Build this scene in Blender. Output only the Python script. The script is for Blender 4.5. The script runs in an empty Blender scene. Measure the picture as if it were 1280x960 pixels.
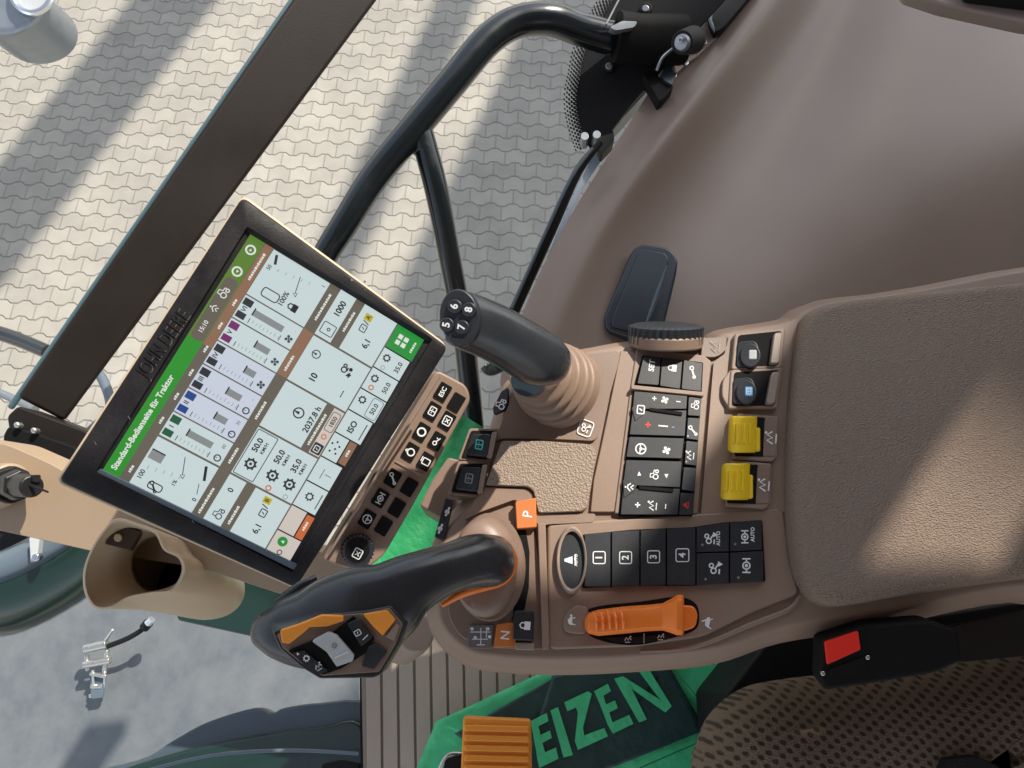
import bpy, bmesh, math, random
from mathutils import Vector, Matrix
random.seed(7)
SC = bpy.context.scene
COL = SC.collection
PI = math.pi
# ------------------------------------------------------------------ camera
F = 950.0; TH = math.radians(20); H = 0.66
C = Vector((0, 0, H))
FW = Vector((0, math.sin(TH), -math.cos(TH)))
UP = Vector((0, math.cos(TH), math.sin(TH)))
RT = Vector((1, 0, 0))
cd = bpy.data.cameras.new("camera"); co = bpy.data.objects.new("camera", cd); COL.objects.link(co)
co.location = C; co.rotation_euler = (TH, 0, 0)
cd.sensor_width = 36; cd.lens = F / 1280 * 36; cd.clip_start = 0.01; cd.clip_end = 400
SC.camera = co
AZ, EL = math.radians(51), math.radians(46)
SUN = Vector((math.cos(EL) * math.cos(AZ), math.cos(EL) * math.sin(AZ), math.sin(EL)))
GZ = -3.0

def ray(px, py): return FW + RT * ((px - 640) / F) + UP * ((480 - py) / F)
def R(px, py, d): return C + ray(px, py) * d
class Plane:
    def __init__(s, o, n): s.o = Vector(o); s.n = Vector(n).normalized()
    def at(s, px, py, h=0.0):
        r = ray(px, py)
        return C + r * ((s.n.dot(s.o - C) + h) / s.n.dot(r))
def Z(z): return Plane((0, 0, z), (0, 0, 1))
DK = Z(0.0)
# ------------------------------------------------------------------ materials
def nodes(m):
    m.use_nodes = True; nt = m.node_tree
    return nt, nt.nodes['Principled BSDF']
def mat(name, col, rough=0.5, metal=0.0, var=0.0, vscale=30, bump=0.0, bscale=400, btype='noise', coat=0.0, spec=0.5, emit=None, es=1.0, rvar=0.0, dust=0.0):
    m = bpy.data.materials.new(name); nt, b = nodes(m)
    b.inputs['Base Color'].default_value = (*col, 1); b.inputs['Roughness'].default_value = rough
    b.inputs['Metallic'].default_value = metal; b.inputs['Coat Weight'].default_value = coat
    b.inputs['Coat Roughness'].default_value = 0.12
    b.inputs['Specular IOR Level'].default_value = spec
    if emit:
        b.inputs['Emission Color'].default_value = (*emit, 1); b.inputs['Emission Strength'].default_value = es
    L = nt.links.new
    tc = nt.nodes.new('ShaderNodeTexCoord')
    if var or rvar:
        n = nt.nodes.new('ShaderNodeTexNoise'); n.inputs['Scale'].default_value = vscale; n.inputs['Detail'].default_value = 6
        L(tc.outputs['Object'], n.inputs['Vector'])
        if var:
            mx = nt.nodes.new('ShaderNodeMix'); mx.data_type = 'RGBA'
            mx.inputs[6].default_value = (*[c * (1 - var) for c in col], 1); mx.inputs[7].default_value = (*[min(1, c * (1 + var)) for c in col], 1)
            L(n.outputs['Fac'], mx.inputs[0]); L(mx.outputs[2], b.inputs['Base Color'])
        if rvar:
            mr = nt.nodes.new('ShaderNodeMapRange'); mr.inputs[3].default_value = max(0.02, rough - rvar); mr.inputs[4].default_value = min(1, rough + rvar)
            mr.inputs[1].default_value = 0.3; mr.inputs[2].default_value = 0.7
            L(n.outputs['Fac'], mr.inputs[0]); L(mr.outputs[0], b.inputs['Roughness'])
    if dust:
        d1 = nt.nodes.new('ShaderNodeTexNoise'); d1.inputs['Scale'].default_value = 1100; d1.inputs['Detail'].default_value = 2
        d2 = nt.nodes.new('ShaderNodeTexNoise'); d2.inputs['Scale'].default_value = 16; d2.inputs['Detail'].default_value = 7; d2.inputs['Roughness'].default_value = .7
        L(tc.outputs['Object'], d1.inputs['Vector']); L(tc.outputs['Object'], d2.inputs['Vector'])
        r1 = nt.nodes.new('ShaderNodeMapRange'); r1.inputs[1].default_value = .62; r1.inputs[2].default_value = .72; L(d1.outputs['Fac'], r1.inputs[0])
        r2 = nt.nodes.new('ShaderNodeMapRange'); r2.inputs[1].default_value = .45; r2.inputs[2].default_value = .75; L(d2.outputs['Fac'], r2.inputs[0])
        k1 = nt.nodes.new('ShaderNodeMath'); k1.operation = 'MULTIPLY_ADD'; k1.inputs[1].default_value = .55; L(r1.outputs[0], k1.inputs[0])
        k2 = nt.nodes.new('ShaderNodeMath'); k2.operation = 'MULTIPLY'; k2.inputs[1].default_value = .35; L(r2.outputs[0], k2.inputs[0]); L(k2.outputs[0], k1.inputs[2])
        k3 = nt.nodes.new('ShaderNodeMath'); k3.operation = 'MULTIPLY'; k3.use_clamp = True; k3.inputs[1].default_value = dust; L(k1.outputs[0], k3.inputs[0])
        dm = nt.nodes.new('ShaderNodeMix'); dm.data_type = 'RGBA'; dm.inputs[7].default_value = (.34, .30, .25, 1)
        bc = b.inputs['Base Color']
        if bc.links: L(bc.links[0].from_socket, dm.inputs[6])
        else: dm.inputs[6].default_value = (*col, 1)
        L(k3.outputs[0], dm.inputs[0]); L(dm.outputs[2], bc)
    if bump:
        if btype == 'noise':
            t = nt.nodes.new('ShaderNodeTexNoise'); t.inputs['Detail'].default_value = 3; out = t.outputs['Fac']
        else:
            t = nt.nodes.new('ShaderNodeTexVoronoi'); out = t.outputs['Distance']
        t.inputs['Scale'].default_value = bscale
        L(tc.outputs['Object'], t.inputs['Vector'])
        bp = nt.nodes.new('ShaderNodeBump'); bp.inputs['Strength'].default_value = bump; bp.inputs['Distance'].default_value = 0.4 / bscale
        L(out, bp.inputs['Height']); L(bp.outputs[0], b.inputs['Normal'])
    return m
M = {}
M['taupe'] = mat('taupe_plastic', (.232, .158, .117), .46, var=.08, vscale=14, dust=.22, bump=.35, bscale=900, rvar=.05)
M['taupe2'] = mat('taupe_panel', (.195, .132, .100), .42, var=.08, vscale=18, dust=.25, bump=.3, bscale=900)
M['trim'] = mat('trim_taupe', (.275, .212, .172), .38, var=.10, vscale=5, dust=.16, bump=.3, bscale=700)
M['sill'] = mat('sill_taupe', (.30, .235, .20), .5, var=.05, vscale=9, bump=.2, bscale=700)
M['dash'] = mat('dash_beige', (.33, .245, .165), .45, var=.07, vscale=10, dust=.2, bump=.2, bscale=800)
M['beige'] = mat('warm_beige', (.52, .40, .27), .42, dust=.15, var=.05, vscale=12, bump=.2, bscale=800)
M['boot'] = mat('boot_rubber', (.225, .150, .108), .5, var=.08, vscale=40, dust=.3, bump=.2, bscale=700)
M['black'] = mat('satin_black', (.008, .008, .009), .4, bump=.2, bscale=900, rvar=.1, vscale=40)
M['dkey'] = mat('key_charcoal', (.014, .017, .023), .42, dust=.10, bump=.25, bscale=1200, var=.15, vscale=60)
M['gap'] = mat('gap_black', (.005, .005, .005), .7, spec=.15)
M['grip'] = mat('grip_black', (.022, .026, .032), .27, coat=.15, bump=.22, bscale=1500, rvar=.08, vscale=40)
M['bezel'] = mat('bezel_charcoal', (.011, .0105, .013),   .55, spec=.22, dust=.14, var=.25, vscale=70, bump=.2, bscale=500, rvar=.12)
M['white'] = mat('print_white', (.72, .74, .74), .6)
M['rail'] = mat('rail_black_green', (.004, .008, .011), .22, coat=.4, rvar=.08, vscale=20)
M['pillar'] = mat('pillar_brown', (.012, .009, .007), .5, spec=.25, var=.2, vscale=6, rvar=.1, bump=.1, bscale=300)
M['pillaredge'] = mat('pillar_edge', (.05, .10, .125), .25, coat=.5)
M['orange'] = mat('orange_plastic', (.84, .20, .02), .42, dust=.12, var=.06, vscale=30, bump=.15, bscale=900)
M['amber'] = mat('amber_button', (.86, .31, .035), .42, var=.07, vscale=60, bump=.15, bscale=900)
M['orange2'] = mat('orange_tag', (.52, .155, .035), .45, bump=.15, bscale=900)
M['yellow'] = mat('yellow_plastic', (.82, .56, .012), .42, dust=.12, var=.05, vscale=60, bump=.15, bscale=900)
M['red'] = mat('red_button', (.75, .022, .012), .35, bump=.1, bscale=700)
M['redp'] = mat('red_print', (.7, .03, .02), .5)
M['metal'] = mat('worn_metal', (.55, .54, .50), .33, metal=.9, rvar=.15, vscale=90)
M['chrome'] = mat('chrome', (.75, .77, .8), .18, metal=1)
M['greymetal'] = mat('grey_metal', (.30, .33, .36), .4, metal=.7, rvar=.1)
M['dgreen'] = mat('dark_green_paint', (.005, .024, .018), .25, coat=.5, var=.2, vscale=8)
M['bluegrey'] = mat('bluegrey_rubber', (.10, .135, .17), .4, var=.15, vscale=12)
M['blueedge'] = mat('blue_edge', (.05, .075, .10), .35, var=.2, vscale=9, coat=.3)
M['slide'] = mat('slider_silver', (.46, .49, .50), .35, var=.08, vscale=90)
M['leaf'] = mat('film_green', (.08, .62, .27), .42, var=.10, vscale=9, bump=.4, bscale=45)
M['leafd'] = mat('film_dark', (.022, .055, .052), .42, var=.45, vscale=22, bump=.3, bscale=60)
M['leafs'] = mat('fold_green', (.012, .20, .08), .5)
M['rubber'] = mat('rubber_black', (.008, .008, .009), .6, spec=.25, bump=.3, bscale=500)
M['smoke'] = mat('dark_blue_cover', (.022, .034, .046), .25, coat=.3, rvar=.05)
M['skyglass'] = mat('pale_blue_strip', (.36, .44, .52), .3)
M['fabricpatch'] = mat('textured_vinyl', (.245, .185, .140), .55, bump=1.0, bscale=520, btype='vor', var=.12, vscale=300)
M['iblue'] = mat('print_blue', (.10, .35, .70), .5)
M['iteal'] = mat('print_teal', (.08, .62, .58), .5)

def leather():
    m = mat('armrest_vinyl', (.225, .160, .118), .50, var=.06, vscale=10, dust=.2); nt, b = nodes(m); L = nt.links.new
    tc = nt.nodes.new('ShaderNodeTexCoord'); mp = nt.nodes.new('ShaderNodeMapping'); mp.inputs['Scale'].default_value = (1.0, 1.9, 1)
    n1 = nt.nodes.new('ShaderNodeTexNoise'); n1.inputs['Scale'].default_value = 620; n1.inputs['Detail'].default_value = 2
    v = nt.nodes.new('ShaderNodeTexVoronoi'); v.inputs['Scale'].default_value = 480; v.feature = 'SMOOTH_F1'
    L(tc.outputs['Object'], mp.inputs[0]); L(mp.outputs[0], n1.inputs['Vector']); L(mp.outputs[0], v.inputs['Vector'])
    ad = nt.nodes.new('ShaderNodeMath'); ad.operation = 'ADD'; L(n1.outputs['Fac'], ad.inputs[0]); L(v.outputs['Distance'], ad.inputs[1])
    bp = nt.nodes.new('ShaderNodeBump'); bp.inputs['Strength'].default_value = .9; bp.inputs['Distance'].default_value = .0022
    L(ad.outputs[0], bp.inputs['Height']); L(bp.outputs[0], b.inputs['Normal'])
    return m
M['pad'] = leather()

def seatfabric():
    m = mat('seat_fabric', (.20, .155, .115), .92); nt, b = nodes(m); L = nt.links.new; N = nt.nodes.new
    def ma(op, a, b_=None, c=None):
        k = N('ShaderNodeMath'); k.operation = op
        for i, v in enumerate((a, b_, c)):
            if v is None: continue
            if isinstance(v, (int, float)): k.inputs[i].default_value = v
            else: L(v, k.inputs[i])
        return k.outputs[0]
    tc = N('ShaderNodeTexCoord'); wn = N('ShaderNodeTexNoise'); wn.inputs['Scale'].default_value = 60; wn.inputs['Detail'].default_value = 3; L(tc.outputs['Object'], wn.inputs['Vector'])
    mp = N('ShaderNodeMapping'); mp.inputs['Rotation'].default_value = (0, 0, .22); L(tc.outputs['Object'], mp.inputs[0])
    w2 = N('ShaderNodeVectorMath'); w2.operation = 'SCALE'; L(wn.outputs['Color'], w2.inputs[0]); w2.inputs['Scale'].default_value = .0035
    ad = N('ShaderNodeVectorMath'); ad.operation = 'ADD'; L(mp.outputs[0], ad.inputs[0]); L(w2.outputs[0], ad.inputs[1])
    sp = N('ShaderNodeSeparateXYZ'); L(ad.outputs[0], sp.inputs[0])
    v = ma('DIVIDE', sp.outputs[1], .0060); row = ma('FLOOR', v)
    u = ma('ADD', ma('DIVIDE', sp.outputs[0], .0122), ma('MULTIPLY', row, .5))
    du = ma('MULTIPLY', ma('SUBTRACT', ma('FRACT', u), .5), 1.55); dv = ma('SUBTRACT', ma('FRACT', v), .5)
    d = ma('SQRT', ma('ADD', ma('MULTIPLY', du, du), ma('MULTIPLY', dv, dv)))
    mr = N('ShaderNodeMapRange'); mr.interpolation_type = 'SMOOTHSTEP'; mr.inputs[1].default_value = .20; mr.inputs[2].default_value = .50; L(d, mr.inputs[0])
    fn = N('ShaderNodeTexNoise'); fn.inputs['Scale'].default_value = 650; fn.inputs['Detail'].default_value = 2; L(tc.outputs['Object'], fn.inputs['Vector'])
    f2 = ma('ADD', mr.outputs[0], ma('MULTIPLY', ma('SUBTRACT', fn.outputs['Fac'], .5), 1.3))
    mx = N('ShaderNodeMix'); mx.data_type = 'RGBA'; mx.inputs[6].default_value = (.045, .029, .018, 1); mx.inputs[7].default_value = (.20, .15, .105, 1); L(f2, mx.inputs[0])
    L(mx.outputs[2], b.inputs['Base Color'])
    bp = N('ShaderNodeBump'); bp.inputs['Strength'].default_value = .9; bp.inputs['Distance'].default_value = .0022
    L(f2, bp.inputs['Height']); L(bp.outputs[0], b.inputs['Normal'])
    return m
M['seat'] = seatfabric()

def paver():
    m = bpy.data.materials.new('interlocking_pavers'); nt, b = nodes(m); L = nt.links.new; N = nt.nodes.new
    def ma(op, a, b_=None, c=None):
        k = N('ShaderNodeMath'); k.operation = op
        for i, v in enumerate((a, b_, c)):
            if v is None: continue
            if isinstance(v, (int, float)): k.inputs[i].default_value = v
            else: L(v, k.inputs[i])
        return k.outputs[0]
    tc = N('ShaderNodeTexCoord'); sp = N('ShaderNodeSeparateXYZ')
    mp = N('ShaderNodeMapping'); mp.inputs['Rotation'].default_value = (0, 0, math.radians(3)); L(tc.outputs['Object'], mp.inputs[0]); L(mp.outputs[0], sp.inputs[0])
    LX, LY = .122, .092
    u = ma('DIVIDE', sp.outputs[0], LX); v0 = ma('DIVIDE', sp.outputs[1], LY)
    tri = ma('PINGPONG', u, .5)                      # 0..0.5
    trap = ma('MINIMUM', ma('MAXIMUM', ma('MULTIPLY', ma('SUBTRACT', tri, .25), 5.0), -.5), .5)
    v = ma('ADD', v0, ma('MULTIPLY', trap, .20))
    row = ma('FLOOR', v)
    fv = ma('FRACT', v); fu = ma('FRACT', ma('ADD', u, ma('MULTIPLY', row, .5)))
    def edge(f, w): return ma('LESS_THAN', ma('MINIMUM', f, ma('SUBTRACT', 1.0, f)), w)
    def soft(f, w0, w1):
        r = N('ShaderNodeMapRange'); r.interpolation_type = 'SMOOTHSTEP'; r.inputs[1].default_value = w0; r.inputs[2].default_value = w1
        L(ma('MINIMUM', f, ma('SUBTRACT', 1.0, f)), r.inputs[0]); return r.outputs[0]
    jr = soft(fv, .02, .075); jc = soft(fu, .010, .045)
    jc2 = ma('MAXIMUM', jc, .45)
    j = ma('MULTIPLY', jr, jc2)                       # 0 in joints
    wn = N('ShaderNodeTexWhiteNoise'); cb = N('ShaderNodeCombineXYZ'); L(row, cb.inputs[1]); L(ma('FLOOR', ma('ADD', u, ma('MULTIPLY', row, .5))), cb.inputs[0]); L(cb.outputs[0], wn.inputs['Vector'])
    ns = N('ShaderNodeTexNoise'); ns.inputs['Scale'].default_value = 9; ns.inputs['Detail'].default_value = 8; L(tc.outputs['Object'], ns.inputs['Vector'])
    ns2 = N('ShaderNodeTexNoise'); ns2.inputs['Scale'].default_value = 1.2; ns2.inputs['Detail'].default_value = 4; L(tc.outputs['Object'], ns2.inputs['Vector'])
    val = ma('ADD', ma('ADD', .84, ma('MULTIPLY', wn.outputs['Value'], .15)), ma('ADD', ma('MULTIPLY', ma('SUBTRACT', ns.outputs['Fac'], .5), .35), ma('MULTIPLY', ma('SUBTRACT', ns2.outputs['Fac'], .5), .5)))
    mx = N('ShaderNodeMix'); mx.data_type = 'RGBA'; mx.inputs[6].default_value = (.235, .218, .188, 1); mx.inputs[7].default_value = (.34, .322, .28, 1); L(j, mx.inputs[0])
    ml = N('ShaderNodeVectorMath'); ml.operation = 'SCALE'; L(mx.outputs[2], ml.inputs[0]); L(val, ml.inputs['Scale'])
    L(ml.outputs[0], b.inputs['Base Color']); b.inputs['Roughness'].default_value = .85
    bp = N('ShaderNodeBump'); bp.inputs['Distance'].default_value = .006; bp.inputs['Strength'].default_value = .8; L(j, bp.inputs['Height']); L(bp.outputs[0], b.inputs['Normal'])
    return m
M['paver'] = paver()

def hoodmat():
    m = mat('dusty_pale_paint', (.40, .42, .43), .25); nt, b = nodes(m); L = nt.links.new
    tc = nt.nodes.new('ShaderNodeTexCoord'); n = nt.nodes.new('ShaderNodeTexNoise'); n.inputs['Scale'].default_value = 7; n.inputs['Detail'].default_value = 9; n.inputs['Roughness'].default_value = .68
    L(tc.outputs['Object'], n.inputs['Vector'])
    cr = nt.nodes.new('ShaderNodeValToRGB'); cr.color_ramp.elements[0].position = .3; cr.color_ramp.elements[0].color = (.095, .115, .130, 1)
    cr.color_ramp.elements[1].position = .7; cr.color_ramp.elements[1].color = (.165, .176, .182, 1)
    L(n.outputs['Fac'], cr.inputs[0]); L(cr.outputs[0], b.inputs['Base Color'])
    return m
M['hood'] = hoodmat()

def screenmat(name, col, s=.52):
    return mat(name, (.01, .01, .01), .24, emit=col, es=s, spec=.6, rvar=.1, vscale=25)
def lin(r, g, b): return tuple(((c / 255 + .055) / 1.055) ** 2.4 if c > 10 else c / 255 / 12.92 for c in (r, g, b))
SM = {}
for k, c in dict(card=(208, 224, 225), card2=(208, 216, 232), band=(104, 98, 88), tan=(146, 110, 86), green=(40, 150, 44), green2=(92, 132, 48), dk=(40, 48, 54), ink=(28, 34, 38),
                 grey=(140, 144, 146), blue=(28, 70, 140), dgreen=(24, 92, 60), purple=(120, 40, 110), ltxt=(232, 236, 228), line=(64, 72, 78), btn=(36, 150, 60), org=(206, 110, 60),
                 yel=(196, 178, 40), off=(14, 14, 18), pale=(214, 204, 196), lgrey=(168, 184, 188), hl=(176, 196, 226)).items():
    SM[k] = screenmat('screen_' + k, lin(*c))

# ------------------------------------------------------------------ mesh builder
_txt = {}
def glyph(s, bold=0.0):
    key = (s, bold)
    if key not in _txt:
        cu = bpy.data.curves.new('t', 'FONT'); cu.body = s; cu.size = 1; cu.offset = bold; cu.resolution_u = 3
        cu.align_x = 'CENTER'; cu.align_y = 'CENTER'
        ob = bpy.data.objects.new('t', cu); COL.objects.link(ob)
        me = ob.to_mesh()
        _txt[key] = ([tuple(v.co) for v in me.vertices], [tuple(p.vertices) for p in me.polygons])
        ob.to_mesh_clear(); bpy.data.objects.remove(ob); bpy.data.curves.remove(cu)
    return _txt[key]
def circ(cx, cy, rx, ry=None, n=28, a=0.0):
    ry = rx if ry is None else ry; o = []
    for i in range(n):
        t = 2 * PI * i / n; x, y = rx * math.cos(t), ry * math.sin(t)
        o.append((cx + x * math.cos(a) - y * math.sin(a), cy + x * math.sin(a) + y * math.cos(a)))
    return o
def rnd(pts, r, seg=5):
    out = []; n = len(pts)
    for i in range(n):
        p = Vector(pts[i][:2]); a = Vector(pts[i - 1][:2]) - p; b = Vector(pts[(i + 1) % n][:2]) - p
        rr = min(r if not isinstance(r, (list, tuple)) else r[i], a.length * .48, b.length * .48)
        if rr < .05: out.append(tuple(p)); continue
        A = p + a.normalized() * rr; B = p + b.normalized() * rr
        for k in range(seg + 1):
            t = k / seg; out.append(tuple(A * (1 - t) ** 2 + p * 2 * t * (1 - t) + B * t * t))
    return out
def spl(pts, n=6, closed=True):
    out = []; m = len(pts); V = [Vector(p) for p in pts]
    rng = range(m) if closed else range(m - 1)
    for i in rng:
        if closed: a, b, c, d = V[i - 1], V[i], V[(i + 1) % m], V[(i + 2) % m]
        else: a, b, c, d = V[max(i - 1, 0)], V[i], V[i + 1], V[min(i + 2, m - 1)]
        for k in range(n):
            t = k / n
            out.append(tuple(.5 * ((2 * b) + (c - a) * t + (2 * a - 5 * b + 4 * c - d) * t * t + (3 * b - a - 3 * c + d) * t ** 3)))
    if not closed: out.append(tuple(V[-1]))
    return out
def rect(x0, y0, x1, y1): return [(x0, y0), (x1, y0), (x1, y1), (x0, y1)]
def rrect(cx, cy, w, h, ang, r=0):
    a = math.radians(ang); d = (math.cos(a), -math.sin(a)); u = (-math.sin(a), -math.cos(a))
    o = [(cx + d[0] * x + u[0] * y, cy + d[1] * x + u[1] * y) for x, y in ((-w / 2, h / 2), (w / 2, h / 2), (w / 2, -h / 2), (-w / 2, -h / 2))]
    return rnd(o, r) if r else o
def inset(pts, f):
    cx = sum(p[0] for p in pts) / len(pts); cy = sum(p[1] for p in pts) / len(pts)
    return [(cx + (p[0] - cx) * f, cy + (p[1] - cy) * f) for p in pts]

class MB:
    def __init__(s): s.v = []; s.f = []; s.m = []; s.mats = []; s.flat = []
    def mi(s, m):
        if m not in s.mats: s.mats.append(m)
        return s.mats.index(m)
    def add(s, vs, fs, m, flat=False):
        o = len(s.v); s.v += [Vector(v) for v in vs]; k = s.mi(m)
        for f in fs: s.f.append(tuple(i + o for i in f)); s.m.append(k); s.flat.append(flat)
        return s
    def prism(s, P, out, ht, hb, m, sidem=None, draft=0.0):
        top = [P.at(x, y, ht) for x, y in out]; cc = sum(top, Vector()) / len(top); n = P.n
        bot = [t + n * (hb - ht) + (t - cc) * draft for t in top]; k = len(out)
        s.add(top, [tuple(range(k))[::-1]], m)
        s.add(top + bot, [(i, (i + 1) % k, k + (i + 1) % k, k + i) for i in range(k)] + [tuple(range(k, 2 * k))], sidem or m)
        # weld top cap with side for bevels: handled by remove_doubles in build
        return s
    def flatp(s, P, out, h, m):
        s.add([P.at(x, y, h) for x, y in out], [tuple(range(len(out)))[::-1]], m, True); return s
    def stroke(s, P, pts, w, h, m, closed=False):
        n = len(pts); V = [Vector(p) for p in pts]; L_, R_ = [], []
        for i in range(n):
            a = V[i - 1] if (i or closed) else V[i]; b = V[(i + 1) % n] if (i < n - 1 or closed) else V[i]
            d = (b - a); d = d.normalized() if d.length else Vector((1, 0)); nn = Vector((-d.y, d.x)) * w / 2
            L_.append(P.at(*(V[i] + nn), h)); R_.append(P.at(*(V[i] - nn), h))
        fs = [(i, (i + 1) % n, n + (i + 1) % n, n + i) for i in range(n if closed else n - 1)]
        s.add(L_ + R_, fs, m, True); return s
    def text(s, P, t, cx, cy, size, ang, h, m, bold=.02, sx=1.0):
        vs, fs = glyph(t, bold); a = math.radians(ang); c_, s_ = math.cos(a), math.sin(a)
        s.add([P.at(cx + (x * sx * c_ - y * s_) * size, cy + (-x * sx * s_ - y * c_) * size, h) for x, y, _ in vs], fs, m, True); return s
    def icon(s, P, name, cx, cy, size, ang, h, m):
        a = math.radians(ang); c_, s_ = math.cos(a), math.sin(a)
        T = lambda x, y: (cx + (x * c_ - y * s_) * size, cy + (-x * s_ - y * c_) * size)
        for op in ICON[name]:
            if op[0] == 'l': s.stroke(P, [T(*p) for p in op[1]], op[2] * size, h, m)
            elif op[0] == 'p': s.flatp(P, [T(*p) for p in op[1]], h, m)
            elif op[0] == 'c': s.stroke(P, [T(*p) for p in circ(op[1], op[2], op[3], n=18)], op[4] * size, h, m, True)
            elif op[0] == 'd': s.flatp(P, [T(*p) for p in circ(op[1], op[2], op[3], n=14)], h, m)
            elif op[0] == 'b': s.stroke(P, [T(*p) for p in rnd(rect(*op[1]), op[3], 3)], op[2] * size, h, m, True)
            elif op[0] == 't': s.text(P, op[1], *T(op[2], op[3]), op[4] * size, ang, h, m)
        return s
    def loft(s, rings, m, cap0=True, cap1=True, closed=True):
        k = len(rings[0]); vs = [v for r in rings for v in r]; fs = []
        for j in range(len(rings) - 1):
            for i in range(k if closed else k - 1):
                fs.append((j * k + i, j * k + (i + 1) % k, (j + 1) * k + (i + 1) % k, (j + 1) * k + i))
        if cap0: fs.append(tuple(range(k))[::-1])
        if cap1: fs.append(tuple(range((len(rings) - 1) * k, len(rings) * k)))
        return s.add(vs, fs, m)
    def tube(s, pts, rad, m, n=16, flat=1.0, side=None, exp=1.0, cap=True):
        V = [Vector(p) for p in pts]; rings = []
        for i, p in enumerate(V):
            t = (V[min(i + 1, len(V) - 1)] - V[max(i - 1, 0)]).normalized()
            vw = (C - p).normalized() if side is None else side
            sd = t.cross(vw); sd = sd.normalized() if sd.length > 1e-6 else t.orthogonal().normalized()
            b = sd.cross(t)
            r = rad[i] if isinstance(rad, (list, tuple)) else rad
            rw, rd = r if isinstance(r, (list, tuple)) else (r, r * flat)
            ring = []
            for k in range(n):
                a = 2 * PI * k / n; c_, s_ = math.cos(a), math.sin(a)
                c_ = math.copysign(abs(c_) ** exp, c_); s_ = math.copysign(abs(s_) ** exp, s_)
                ring.append(p + sd * rw * c_ + b * rd * s_)
            rings.append(ring)
        return s.loft(rings, m, cap, cap)
    def ptube(s, path, m, n=16, sm=5, flat=1.0, exp=1.0, cap=True):
        """path: (px, py, depth, half width in px[, depth radius m])"""
        q = spl(path, sm, False) if sm > 1 else path
        pts = [R(a[0], a[1], a[2]) for a in q]
        rad = [((a[3] * a[2] / F), (a[4] if len(a) > 4 else a[3] * a[2] / F * flat)) for a in q]
        return s.tube(pts, rad, m, n, exp=exp, cap=cap)
    def grid(s, rows, m):
        k = len(rows[0]); vs = [v for r in rows for v in r]
        return s.add(vs, [(j * k + i, j * k + i + 1, (j + 1) * k + i + 1, (j + 1) * k + i) for j in range(len(rows) - 1) for i in range(k - 1)], m)
    def build(s, name, parent=None, bev=0, seg=3, sub=0, smooth=38, solid=0, label=None):
        c = sum(s.v, Vector()) / len(s.v)
        me = bpy.data.meshes.new(name)
        me.from_pydata([tuple(v - c) for v in s.v], [], s.f)
        for m in s.mats: me.materials.append(m)
        for p, k in zip(me.polygons, s.m): p.material_index = k
        bm = bmesh.new(); bm.from_mesh(me)
        bmesh.ops.remove_doubles(bm, verts=bm.verts, dist=2e-6)
        # keep outward normals for closed solids
        seen = set(); fl = []
        for f0 in bm.faces:
            if f0.index in seen: continue
            st_ = [f0]; seen.add(f0.index); isl = []; closed = True
            while st_:
                f = st_.pop(); isl.append(f)
                for e in f.edges:
                    if len(e.link_faces) != 2: closed = False
                    for f2 in e.link_faces:
                        if f2.index not in seen: seen.add(f2.index); st_.append(f2)
            if closed: fl += isl
        if fl: bmesh.ops.recalc_face_normals(bm, faces=fl)
        bm.to_mesh(me); bm.free()
        for p in me.polygons: p.use_smooth = True
        if not bev and not sub: me.set_sharp_from_angle(angle=math.radians(smooth))
        o = bpy.data.objects.new(name, me); COL.objects.link(o)
        pw = Vector((0, 0, 0)); q = parent
        while q: pw = pw + q.location; q = q.parent
        o.location = c - pw; o.parent = parent
        if solid:
            md = o.modifiers.new('solidify', 'SOLIDIFY'); md.thickness = solid; md.offset = -1
        if bev:
            md = o.modifiers.new('bevel', 'BEVEL'); md.width = bev; md.segments = seg; md.limit_method = 'ANGLE'; md.angle_limit = math.radians(32); md.harden_normals = True; md.use_clamp_overlap = True
        if sub:
            md = o.modifiers.new('subdivision', 'SUBSURF'); md.levels = md.render_levels = sub
        if label: o['label'] = label
        return o
def thing(name, label, cat, loc, group=None):
    o = bpy.data.objects.new(name, None); COL.objects.link(o); o.location = loc; o.empty_display_size = .02
    o['label'] = label; o['category'] = cat
    if group: o['group'] = group
    return o
def tag(o, label, cat, group=None):
    o['label'] = label; o['category'] = cat
    if group: o['group'] = group
    return o
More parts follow.
